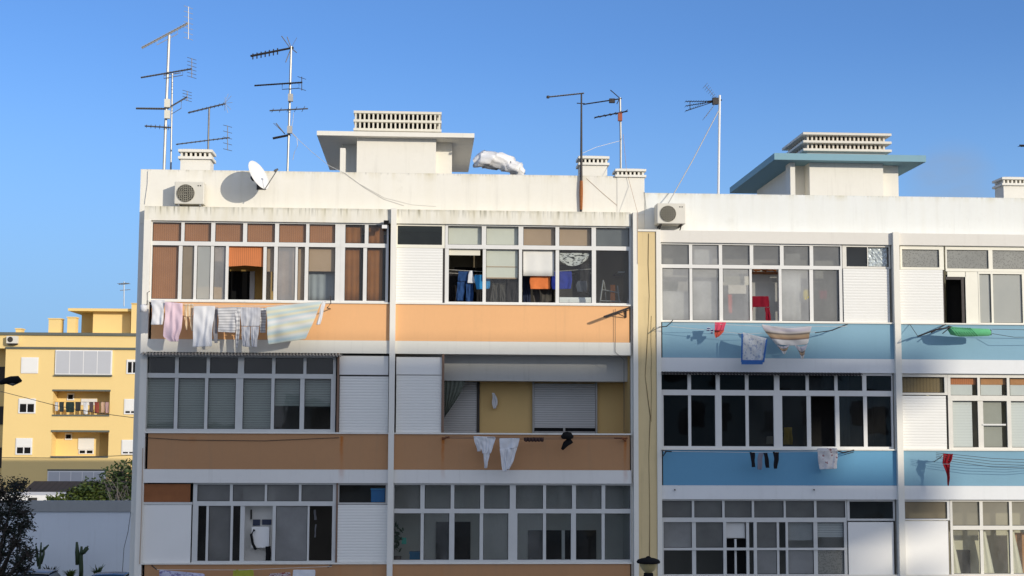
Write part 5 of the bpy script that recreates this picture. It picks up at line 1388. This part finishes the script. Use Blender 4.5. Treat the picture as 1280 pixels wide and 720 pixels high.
def tree(name, label, base, trunk_h, clumps, m, size, n, seed, group=None, twigs=0):
    rnd = random.Random(seed); base = Vector(base)
    t = thing(name, label, 'tree' if name.endswith('tree') else 'shrub', tuple(base), group)
    tb = MB(); top = base + Vector((0, 0, trunk_h)); tb.tube([base, base + Vector((.05, 0, trunk_h * .5)), top], [.16, .12, .09], 8)
    cb = MB()
    for (c, r) in clumps:
        c = Vector(c); mid = (top + c) / 2 + Vector((rnd.uniform(-.2, .2), 0, -.1))
        tb.tube([top - Vector((0, 0, trunk_h * .2)), mid, c], [.07, .04, .015], 6)
        for k in range(twigs):
            d = Vector((rnd.gauss(0, 1), rnd.gauss(0, 1), rnd.gauss(.3, .9))).normalized()
            e = c + Vector((d.x * r[0], d.y * r[1], d.z * r[2])) * rnd.uniform(.8, 1.25); k_ = (c + e) / 2 + Vector((rnd.gauss(0, .1), 0, rnd.gauss(0, .1)))
            tb.tube([c, k_, e], [.020, .013, .006], 4, 0, False)
            leaves(cb, e, (.16, .16, .16), 5, size * .9, rnd)
        leaves(cb, c, r, n, size, rnd)
    tb.build('trunk', m_bark, t); cb.build('crown', m, t)
    return t


# twiggy dark tree at the lower left
yt = 10.0
rnd = random.Random(5)
cl = []
for (px, py, rx, rz) in ((8, 612, .45, .35), (-12, 605, .5, .4), (22, 622, .4, .3), (5, 640, .55, .4), (30, 640, .3, .25), (15, 660, .5, .4), (-15, 650, .7, .6), (28, 676, .35, .4), (8, 690, .6, .5), (33, 708, .3, .4), (10, 720, .6, .5), (-25, 690, .8, .8), (-35, 630, .7, .6), (40, 690, .22, .25), (28, 604, .22, .2), (36, 655, .25, .2), (20, 735, .6, .5), (-10, 735, .8, .6)):
    cl.append((P(px - 7, py + 4, yt + rnd.uniform(-.6, .6)), (rx, .6, rz)))
tree('twiggy_tree', 'dark twiggy small leaved tree at the lower left corner', (X(-10, 700, yt), yt, 0), 2.2, cl, m_leaf_dk, .055, 60, 11, None, 44)
# greenery behind the garden wall
for i, (px, py, rx, rz, sd, mm, lab) in enumerate(((98, 624, 1.3, .8, 2, m_leaf_ol, 'yellow green bush showing over the middle of the garden wall'), (142, 612, 1.6, 1.5, 4, m_leaf, 'dark green tree behind the garden wall beside the tall building'))):
    c = P(px, py, 40)
    cl = [(c + Vector((rx * a, .3 * q, rz * d)), (rx * .5, .6, rz * .5)) for a, q, d in ((-.7, 0, -.1), (0, .5, .35), (.6, -.4, .1), (.2, -.6, -.4), (-.4, .2, -.5), (.9, .3, -.3), (-.9, .5, -.4), (.5, .6, .6))]
    tree('bushy_tree' if i else 'garden_bush', lab, (c.x, 40, 0), 2.2, cl, mm, .11, 330, sd, None, 6)
rnd = random.Random(21); c = P(150, 598, 39.5)
t = thing('bare_shrub', 'grey leafless shrub in front of the dark green tree', 'shrub', (c.x, 39.5, 0))
b = MB()
for k in range(16):
    e = P(rnd.uniform(130, 164), rnd.uniform(592, 618), 39.4 + rnd.uniform(-.3, .3)); s = Vector((c.x + rnd.uniform(-.4, .4), 39.5, 2.4)); b.tube([s, (s + e) / 2 + Vector((rnd.uniform(-.3, .3), 0, .1)), e], [.02, .012, .006], 5)
b.tube([(c.x, 39.5, 0), (c.x, 39.5, 2.5)], .07, 8)
b.build('branches', plain('pale_twigs', (.16, .145, .135), .9, 0, .2, 6), t)
# cacti and planting
m_cact = plain('cactus', (.03, .05, .022), .7, 0, .25, 4)
def cactus(label, stems, y, fat=.10):
    p0 = P(*stems[0][0], y); t = thing('columnar_cactus', label, 'cactus', (p0.x, y, 0), 'tall cacti along the garden wall')
    for s in stems:
        b = MB(); p = [P(*q, y) for q in s]
        p0_ = Vector((p[0].x, y, 0)) if s is stems[0] else p[0]
        q = ([p0_] if s is stems[0] else []) + p
        rs = [fat] * (len(q) - 1) + [fat * .5]
        b.tube(q, rs, 9); b.build('stem', m_cact, t, smooth=True)
cactus('forked cactus with thick raised arms against the white wall', [[(101.5, 712), (101, 698), (102, 683)], [(97, 706), (96.5, 690), (96, 677.5)], [(101, 692), (105, 690), (109, 685), (110, 682.5)]], 34.6)
cactus('slender bunched cactus nearest the twiggy tree', [[(49, 714), (50.5, 695), (51.5, 678)], [(48, 708), (46, 690), (45, 682)], [(51, 705), (54.5, 693), (55, 684)], [(52, 690), (57, 685), (61, 681)]], 34.6, .06)
def spiky(label, px, py, w_, h_, n, seed, mm):
    rnd = random.Random(seed); c = P(px, py, 34.2); c.z = .02
    b = MB(); hh = (Z(px, py - h_, 34.2)); sc = 68 / F_PX
    for k in range(n):
        a = rnd.uniform(0, 2 * PI); l = w_ * sc * .55 * rnd.uniform(.6, 1); tip = c + Vector((math.cos(a) * l, math.sin(a) * l, hh * rnd.uniform(.55, 1)))
        mid = (c + tip) / 2 + Vector((0, 0, .12)); s = Vector((-math.sin(a), math.cos(a), 0)) * .035
        b.poly([c - s, mid - s, tip, mid + s, c + s])
    return tag(b.build('spiky_plant', mm, None, tuple(c)), label, 'plant', 'low plants along the garden wall')
spiky('spiky agave close to the blue car', 122, 715, 22, 11, 26, 1, m_leaf)
spiky('low shrub between the two cacti', 62, 715, 26, 9, 70, 2, m_leaf_dk)
spiky('low green plant under the forked cactus', 88, 717, 24, 5, 60, 3, m_leaf_ol)


# cars
def make_car(name, label, paint, loc):
    t = thing(name, label, 'car', loc, 'parked cars below the garden wall')
    lx, ly, lz = loc
    def sec(rows, m, nm, par=None):
        b = MB(); b.grid([[(lx + s * hw, ly + yy, lz + z) for s, z in ((-1, z0), (-1, (z0 + z1) / 2), (-.97, z1 - .06), (-.85, z1), (0, z1 + .02), (.85, z1), (.97, z1 - .06), (1, (z0 + z1) / 2), (1, z0))] for (yy, hw, z0, z1) in rows])
        for rw in (0, -1):
            yy, hw, z0, z1 = rows[rw]; b.poly([(lx + s * hw, ly + yy, lz + z) for s, z in ((-1, z0), (-1, (z0 + z1) / 2), (-.97, z1 - .06), (-.85, z1), (0, z1 + .02), (.85, z1), (.97, z1 - .06), (1, (z0 + z1) / 2), (1, z0))])
        return b.build(nm, m, par or t, smooth=False)
    sec([(-2.1, .72, .3, .62), (-1.9, .84, .2, .78), (-1.0, .87, .2, .93), (0, .88, .2, .95), (1.4, .87, .2, .95), (1.9, .84, .25, .92), (2.05, .75, .35, .8)], paint, 'body')
    mg = plain('car_glass', (.02, .025, .03), .08, 0, .05, 3, 0, .6)
    g = sec([(-.98, .74, .93, .95), (-.35, .64, .93, 1.34), (.9, .64, .93, 1.36), (1.65, .72, .93, 1.0)], mg, 'windows')
    b = MB(); b.grid([[(lx + s * .63, ly + yy, lz + z + .035 * (1 - s * s)) for s in (-1, -.8, -.4, 0, .4, .8, 1)] for yy, z in ((-.42, 1.335), (-.3, 1.375), (.3, 1.40), (.85, 1.375), (1.0, 1.33))])
    o = b.build('roof', paint, t, smooth=True); s_ = o.modifiers.new('t', 'SOLIDIFY'); s_.thickness = .03
    for sx in (-1, 1):
        for yy in (-1.3, 1.25):
            w_ = MB().lathe((lx + sx * .70, ly + yy, lz + .31), [(.001, 0), (.31, .0), (.31, .19), (.2, .2), (.001, .2)], 18, 0, Vector((sx, 0, 0))).build('wheel', m_black, t)
            MB().lathe((lx + sx * .895, ly + yy, lz + .31), [(.001, .012), (.19, .01), (.2, 0)], 14, 0, Vector((sx, 0, 0))).build('rim', m_galv, w_)
        MB().box(lx + sx * .45, lx + sx * .72, ly - 2.08, ly - 1.96, lz + .55, lz + .7).build('headlight', m_whitepaint, t)
        MB().box(lx + sx * .93, lx + sx * 1.02, ly - .75, ly - .6, lz + .9, lz + 1.02).build('mirror', m_black, t)
    return t


yc = 23.0
pc = P(138, 711.5, yc)
make_car('parked_car', 'dark blue car whose roof shows at the foot of the tall building', plain('blue_car_paint', (.03, .06, .10), .25, .4, .1, 4), (pc.x, yc, 0))
pc = P(44, 716, yc + 1)
make_car('parked_car', 'grey car mostly hidden below the slender cactus', plain('grey_car_paint', (.22, .23, .24), .3, .4, .1, 4), (pc.x, yc + 1, 0))

# street lamps
yl = -5.0
c = P(810.5, 705, yl)
t = thing('street_lamp', 'old style globe street lamp with a dark hat before the yellow joint', 'street lamp', (c.x, yl, .13))
zt_, zr = Z(810.5, 694.8, yl), Z(810.5, 701.5, yl)
MB().lathe((c.x, yl, zr), [(.001, zt_ - zr), (.03, zt_ - zr - .01), (.06, .07), (.14, .055), (.21, .03), (.235, -.005), (.23, -.035), (.19, -.045), (.001, -.04)], 24).build('lamp_hat', m_black, t, smooth=True)
MB().lathe((c.x, yl, zr - .045), [(.18, 0), (.165, -.06), (.12, -.13), (.07, -.17), (.06, -.19), (.001, -.19)], 24).build('lamp_globe', plain('amber_globe', (.42, .34, .16), .35, 0, .1, 4), t, smooth=True)
MB().lathe((c.x, yl, .13), [(.16, 0), (.16, .5), (.09, .6), (.05, 1.2), (.045, zr - .5), (.10, zr - .42), (.09, zr - .36), (.001, zr - .36)], 16).build('post', m_black, t, smooth=True)
yl = 9.0
hd = P(14, 477, yl)
t = thing('street_lamp', 'black cobra head street lamp reaching in from the left edge', 'street lamp', (X(-75, 480, yl), yl, 0))
x0 = X(-75, 480, yl)
MB().tube([(x0, yl, 0), (x0, yl, hd.z - 1.2), (x0 + .25, yl, hd.z - .35), (x0 + 1.0, yl, hd.z - .12), P(2, 478.5, yl)], [.10, .07, .05, .045, .045], 10).build('post', m_black, t, smooth=True)
b = MB(); b.tube([P(0, 479, yl), P(6, 476.5, yl), P(14, 475.2, yl), P(22, 474.8, yl), P(27, 476.5, yl)], [.05, .09, .12, .12, .03], 10); o = b.build('lamp_head', m_black, t, smooth=True)
MB().tube([P(9, 479, yl), P(16, 479.3, yl), P(23, 478, yl)], [.03, .075, .03], 8).build('lamp_lens', plain('lens', (.12, .12, .12), .2), t, smooth=True)

# wires crossing in front of the yellow house
yw = 60.0
cable('overhead wire sagging across the front of the yellow house', [(-30, 482, yw), (0, 489, yw), (70, 507, yw), (120, 516, yw), (166, 522, yw), (230, 526, yw)], .02, m_cable_d, 'overhead_wire', 'wire')
cable('lower overhead wire across the yellow house', [(-30, 573, yw), (0, 572, yw), (80, 572.5, yw), (166, 569, yw), (230, 565, yw)], .02, m_cable_d, 'overhead_wire', 'wire')

# ================================================================== yellow house
YY = 74.0
yx = lambda p: X(p, 500, YY)
yz = lambda p: Z(85, p, YY)
Yh = thing('yellow_house', 'yellow apartment house with grey bands and penthouse far behind on the left', 'building', (yx(85), YY, 0))
m_yel = render_wall('yellow_render', (.84, .62, .27), streak=.03, blotch=.1, var=.03, dirt=(.5, .37, .18))
m_yel2 = render_wall('yellow_balcony_render', (.84, .62, .26), streak=.03, blotch=.1, var=.03, dirt=(.5, .37, .18))
m_trim = plain('grey_trim', (.12, .13, .11), .7)
m_wpane = plain('silver_pane', (.50, .51, .54), .3, 0, .06, .6)
m_wframe = plain('house_white_frame', (.80, .79, .78), .5, 0, .04)
px0, px1 = 5, 215
wall = MB()
cols = [(67, 137.5, 488, 519), (65, 137, 538.5, 572)]
xa, xb_ = yx(px0), yx(px1)
d = 9.0
wall.box(xa, yx(66), YY, YY + d, 0, yz(417.2))
wall.box(yx(137.2), xb_, YY, YY + d, 0, yz(417.2))
for (za, zb_) in ((417.2, 487.2), (519.5, 538), (571.5, 650)):
    wall.box(yx(66) + .001, yx(137.2) - .001, YY, YY + d, max(0, yz(zb_)), yz(za))
wall.build('wall', m_yel, Yh)
MB().box(yx(-40), xa - .002, YY + 1.6, YY + d, 0, yz(417.2)).box(yx(-40), xa - .002, YY + .004, YY + 1.6, yz(436), yz(417.5)).build('side_wing', m_yel, Yh)
for (a, c) in ((458, 492), (508, 545), (560, 600)): MB().box(yx(-20), yx(3.5), YY + 1.53, YY + 1.59, yz(c - 14), yz(a)).build('window', m_dark, Yh)
MB().box(yx(66), yx(137.2), YY + 1.4, YY + 1.6, yz(575), yz(484)).build('balcony_back', m_yel2, Yh)
MB().box(yx(-41), xb_ + .05, YY - .12, YY + .3, yz(419.4), yz(415.9)).build('roof_coping', m_trim, Yh)
MB().box(yx(5), xb_ + .03, YY - .10, YY - .001, yz(436.6), yz(434)).build('grey_band', m_trim, Yh)
for (zt_, zl, zb_) in ((487.2, 489, 519.6), (538, 540, 571)):
    MB().box(yx(65.5), yx(138), YY - .06, YY - .001, yz(zl), yz(zt_) + .02).build('grey_band', m_trim, Yh)
for zz in (518.2, 570): MB().box(yx(66), yx(137.3), YY - .06, YY - .003, yz(zz + 2), yz(zz)).build('balcony_rail', m_trim, Yh)
MB().box(yx(62.5), yx(136), YY - .05, YY - .001, yz(588.5), yz(586.6)).build('grey_band', m_trim, Yh)


def hwin(a, c, zt_, zb_, kind='shut', proud=.05, nb=2, gap=0):
    f = MB(); f.box(yx(a), yx(c), YY - proud, YY - .002, yz(zb_), yz(zt_)); fo = f.build('window', m_wframe, Yh)
    g = MB()
    if kind == 'glass':
        n = nb; wdt = (c - a - 2) / n
        for k in range(n): g.box(yx(a + 1.3 + k * wdt), yx(a + .4 + (k + 1) * wdt), YY - proud - .012, YY - proud - .001, yz(zb_ - 1.3), yz(zt_ + 1.3))
        g.build('pane', m_wpane, fo)
    elif kind == 'shut':
        g.box(yx(a + 1.2), yx(c - 1.2), YY - proud - .015, YY - proud - .001, yz(zb_ - 1.2), yz(zt_ + 1)); g.build('roller_shutter', m_panel_white, fo)
    else:
        zm = zt_ + (zb_ - zt_) * gap
        g.box(yx(a + 1.2), yx(c - 1.2), YY - proud - .015, YY - proud - .001, yz(zm), yz(zt_ + .8)); g.build('roller_shutter', m_panel_white, fo)
        h = MB(); mid = (a + c) / 2
        if zb_ - zm > 3:
            h.box(yx(a + 2), yx(mid - .8), YY - proud - .012, YY - proud - .001, yz(zb_ - 1.6), yz(zm + .8)); h.box(yx(mid + .8), yx(c - 2), YY - proud - .012, YY - proud - .001, yz(zb_ - 1.6), yz(zm + .8))
            h.build('pane', m_black, fo)
    return fo


hwin(67.8, 139, 437.6, 468.2, 'glass', .10, 4)
MB().box(yx(67), yx(139.5), YY - .16, YY - .001, yz(470.2), yz(468.6)).build('window_sill', m_trim, Yh)
hwin(25, 46.5, 447, 467, 'shut'); o = hwin(157, 172, 449, 467, 'half', gap=.12)
hwin(23.5, 45, 498.5, 517, 'half', gap=.32); hwin(155.5, 172, 498.3, 517.5, 'half', gap=.75)
hwin(21.8, 42.5, 547.8, 568.5, 'half', gap=.52); hwin(153.8, 172, 549.5, 568, 'half', gap=.78)
hwin(62.8, 135.5, 588.7, 603, 'glass', .06, 5)
MB().box(yx(144), yx(160), YY - .02, YY - .001, yz(602), yz(589)).build('dark_window', plain('plum_dark', (.06, .035, .045), .6), Yh)
# inside the balconies
for (a, c, zt_, zb_, m_) in ((78, 87, 491, 500, m_wframe), (96, 116, 498, 506, m_wframe), (77, 86, 541.5, 550, m_wframe), (94, 114, 547.5, 562, m_panel_white), (95, 114, 562.2, 568, m_wframe)):
    MB().box(yx(a), yx(c), YY + 1.34, YY + 1.398, yz(zb_), yz(zt_)).build('balcony_window', m_, Yh)
for (a, c, zt_, zb_) in ((79.5, 85.5, 493, 498.5), (78.5, 84.5, 543.5, 548.5), (96.5, 103, 563.4, 567), (105.5, 112.5, 563.4, 567)):
    MB().box(yx(a), yx(c), YY + 1.32, YY + 1.338, yz(zb_), yz(zt_)).build('pane', m_black, Yh)
MB().box(yx(121), yx(136), YY + 1.36, YY + 1.398, yz(572), yz(542)).build('balcony_door', plain('deep_ochre', (.52, .36, .13), .8), Yh)
# penthouse and chimneys
pz0 = yz(417.3)
MB().box(yx(104.5), yx(152.5), YY + 2.2, YY + 7, pz0, yz(386.5)).build('penthouse', m_yel, Yh)
MB().box(yx(82.5), yx(104.4), YY + 4.0, YY + 7, pz0, yz(386.6)).build('penthouse_recess', m_yel, Yh)
MB().box(yx(74.5), yx(158), YY + 1.6, YY + 7.4, yz(386.4), yz(383)).build('penthouse_slab', m_yel2, Yh)
MB().box(yx(156.8), yx(178), YY + 1.2, YY + 7, pz0, yz(377.3)).build('lift_tower', m_yel, Yh)
MB().box(yx(156.2), yx(179), YY + 1.1, YY + 7.1, yz(377.3), yz(376.4)).build('tower_cap', m_yel2, Yh)
for (a, c, zt_) in ((53, 68.3, 398), (76.6, 87, 396), (11.5, 18.5, 411)):
    o = MB().box(yx(a), yx(c), YY + 1.0, YY + 1.9, pz0, yz(zt_)).build('chimney', m_yel, Yh)
    MB().box(yx(a - .8), yx(c + .8), YY + .94, YY + 1.96, yz(zt_) + .001, yz(zt_ - 1.3)).build('chimney_cap', m_yel2, o)
MB().box(yx(69), yx(72), YY + 3, YY + 4, pz0, yz(404)).build('flue', m_trim, Yh)
acp = thing('air_conditioner', 'small air conditioner on the parapet of the yellow house', 'air conditioner', (yx(14), YY, yz(430)), 'outdoor air conditioner units')
MB().box(yx(7.2), yx(21), YY - .42, YY - .05, yz(430), yz(421)).build('casing', m_ac, acp)
MB().lathe((yx(12), YY - .425, yz(425.3)), [(.001, .01), (.2, .01), (.2, 0)], 18, 0, Vector((0, -1, 0))).build('fan_grille', m_dark, acp)
MB().box(yx(8), yx(20), YY - .4, YY, yz(431.3), yz(430) - .002).build('bracket', m_iron, acp)
t = thing('antenna_mast', 'tiny distant aerial on the lift tower of the yellow house', 'antenna', (yx(155), YY + 3, yz(380)), 'television aerial masts on the roofs')
b = MB(); b.tube([P(155, 383, YY + 3), P(155, 352, YY + 3)], .035, 6); b.build('pole', m_galv, t)
b = MB(); b.tube([P(148.5, 355.5, YY + 3), P(161.5, 354, YY + 3)], .03, 5)
for k in range(5): q = P(150 + 2.4 * k, 355 - .2 * k, YY + 3); b.tube([q - Vector((.1, .45, 0)), q + Vector((.1, .45, 0))], .02, 4)
b.tube([P(150, 363, YY + 3), P(163, 362, YY + 3)], .025, 5); b.build('yagi_aerial', m_galv, t)
# washing on the yellow balcony
rnd = random.Random(9)
wash = [(68.5, 73, 514, (.6, .6, .6), 'grey white'), (74, 80, 515, (.04, .05, .05), 'black'), (82, 93, 515.5, (.03, .05, .045), 'wide dark green'), (94, 101, 514, (.05, .05, .05), 'charcoal'), (104, 110, 518, (.75, .75, .75), 'bright white'), (111.5, 117, 515, (.12, .09, .09), 'dark brown'), (118, 124, 517, (.30, .07, .05), 'deep red'), (126, 130.5, 516, (.6, .4, .28), 'peach'), (131, 136, 516.5, (.5, .32, .3), 'rose')]
for (a, c, zb_, col, nm) in wash:
    cloth('washing', '%s cloth hanging on the upper balcony of the yellow house' % nm, 'clothing', [[(502.5, a, c), (zb_, a + .4, c - .3)]], YY - .2, fabric('far_' + nm.replace(' ', '_'), col), 'washing on the balcony of the yellow house', .05, 1.5, 0, 8)
MB().tube([P(66.5, 502.5, YY - .2), P(137, 502.5, YY - .2)], .012, 5).build('balcony_line', m_iron, Yh)
# low outbuildings between the yellow house and the garden wall
yo = 58.0
t = thing('outbuilding', 'low dark roofed outbuilding before the yellow house', 'building', (X(90, 620, yo), yo, 0))
MB().box(X(30, 610, yo), X(230, 610, yo), yo + .2, yo + 6, 0, Z(90, 617, yo)).build('wall', m_white, t)
b = MB(); xr0, xr1 = X(26, 610, yo), X(236, 610, yo); zr0, zr1 = Z(90, 617.5, yo), Z(90, 601.5, yo + 3)
b.poly([(xr0, yo - .3, zr0), (xr1, yo - .3, zr0), (xr1, yo + 3, zr1), (xr0, yo + 3, zr1)]); b.poly([(xr0, yo + 3, zr1), (xr1, yo + 3, zr1), (xr1, yo + 6.4, zr0), (xr0, yo + 6.4, zr0)])
o = b.build('roof', ribbed('dark_roof_sheets', (.055, .045, .045), .4, 'x', .6), t); s_ = o.modifiers.new('t', 'SOLIDIFY'); s_.thickness = .1
yo = 50.0
t = thing('white_shed', 'small sunlit white shed peeping over the garden wall', 'shed', (X(40, 620, yo), yo, 0))
MB().box(X(-14, 620, yo), X(68, 620, yo), yo, yo + 4, 0, Z(40, 619, yo)).build('wall', m_whitepaint, t)
b = MB(); b.poly([(X(-16, 620, yo), yo - .1, Z(40, 619.5, yo)), (X(-2, 610, yo), yo - .1, Z(40, 609, yo)), (X(14, 620, yo), yo - .1, Z(40, 619.5, yo))]); b.build('gable', m_whitepaint, t)
MB().box(X(40, 622, yo) - .2, X(42, 622, yo) + .2, yo - .05, yo - .001, Z(40, 627, yo), Z(40, 622, yo)).build('vent', m_dark, t)

# ================================================================== blocks out of the picture that shade the scene
def block(name, label, boxes, m):
    x = sum((q[0] + q[1]) / 2 for q in boxes) / len(boxes)
    t = thing(name, label, 'building', (x, boxes[0][2], 0))
    for i, q in enumerate(boxes):
        MB().box(*q).build('tower_body' if i == 0 else 'balcony_slab', m, t)
    return t


LT = 75.0
def sh(px, py):           # where the sun ray through a point of the facade meets the tower plane
    p = P(px, py, 0); return p.x + SX * LT, p.z + SZ * LT
m_tower = render_wall('tower_render', (.55, .52, .46), streak=.1)
xR, zR = sh(1042, 560)
x_l = sh(40, 500)[0]
z_top = sh(640, 436)[1]; z_top2 = sh(960, 427)[1]; x_mid = sh(806, 437)[0]
xF = sh(1192, 560)[0]
boxes = [(x_l, x_mid, -LT - 12, -LT, 0, z_top), (x_mid + .002, xR, -LT - 11.9, -LT - .05, 0, z_top2)]
for (a, c) in ((430, 482), (584, 645), (703, 765)):
    boxes.append((xR + .002, xF, -LT - 3, -LT - .3, sh(1110, c)[1], sh(1110, a)[1]))
block('shading_tower', 'tall apartment tower across the street behind the viewer, outside the picture', boxes, m_tower)
# unseen block, added to shade the foot of the yellow house
yb2 = 38.0; dy = YY - yb2 - 6
def sh2(px, py):
    p = P(px, py, YY); return p.x + SX * dy, p.z + SZ * dy
xa_, za_ = sh2(-60, 574); xb2, _ = sh2(160, 573)
block('shade_block', 'unseen block added behind the orange one to shade the yellow house', [(xa_, xb2, yb2, yb2 + 6, 0, za_)], m_tower)

# the opposite side of the street (behind the viewer; the windows mirror it)
rnd = random.Random(4)
xx = -75.0
for k, wd in enumerate((22, 18, 26, 20, 24, 19)):
    h = (7, 7, 7, 9.0, 12.5, 12)[k]
    t = thing('street_house', '%s house on the opposite side of the street, outside the picture' % ('ochre', 'grey white', 'salmon', 'cream', 'pale green', 'dusty pink')[k], 'building', (xx + wd / 2, -58, 0))
    m_ = render_wall('opposite_render', ((.42, .33, .2), (.5, .5, .47), (.45, .27, .2), (.5, .46, .36), (.35, .4, .33), (.45, .33, .31))[k])
    MB().box(xx, xx + wd - .3, -70, -58, 0, h).build('wall', m_, t)
    wb = MB()
    for f in range(int(h // 3)):
        for j in range(int(wd // 3.2)): wb.box(xx + 1 + 3.2 * j, xx + 2.4 + 3.2 * j, -58.01, -57.97, 1 + 3 * f, 2.5 + 3 * f)
    tag(wb.build('windows', m_black, t), kind='stuff')
    xx += wd
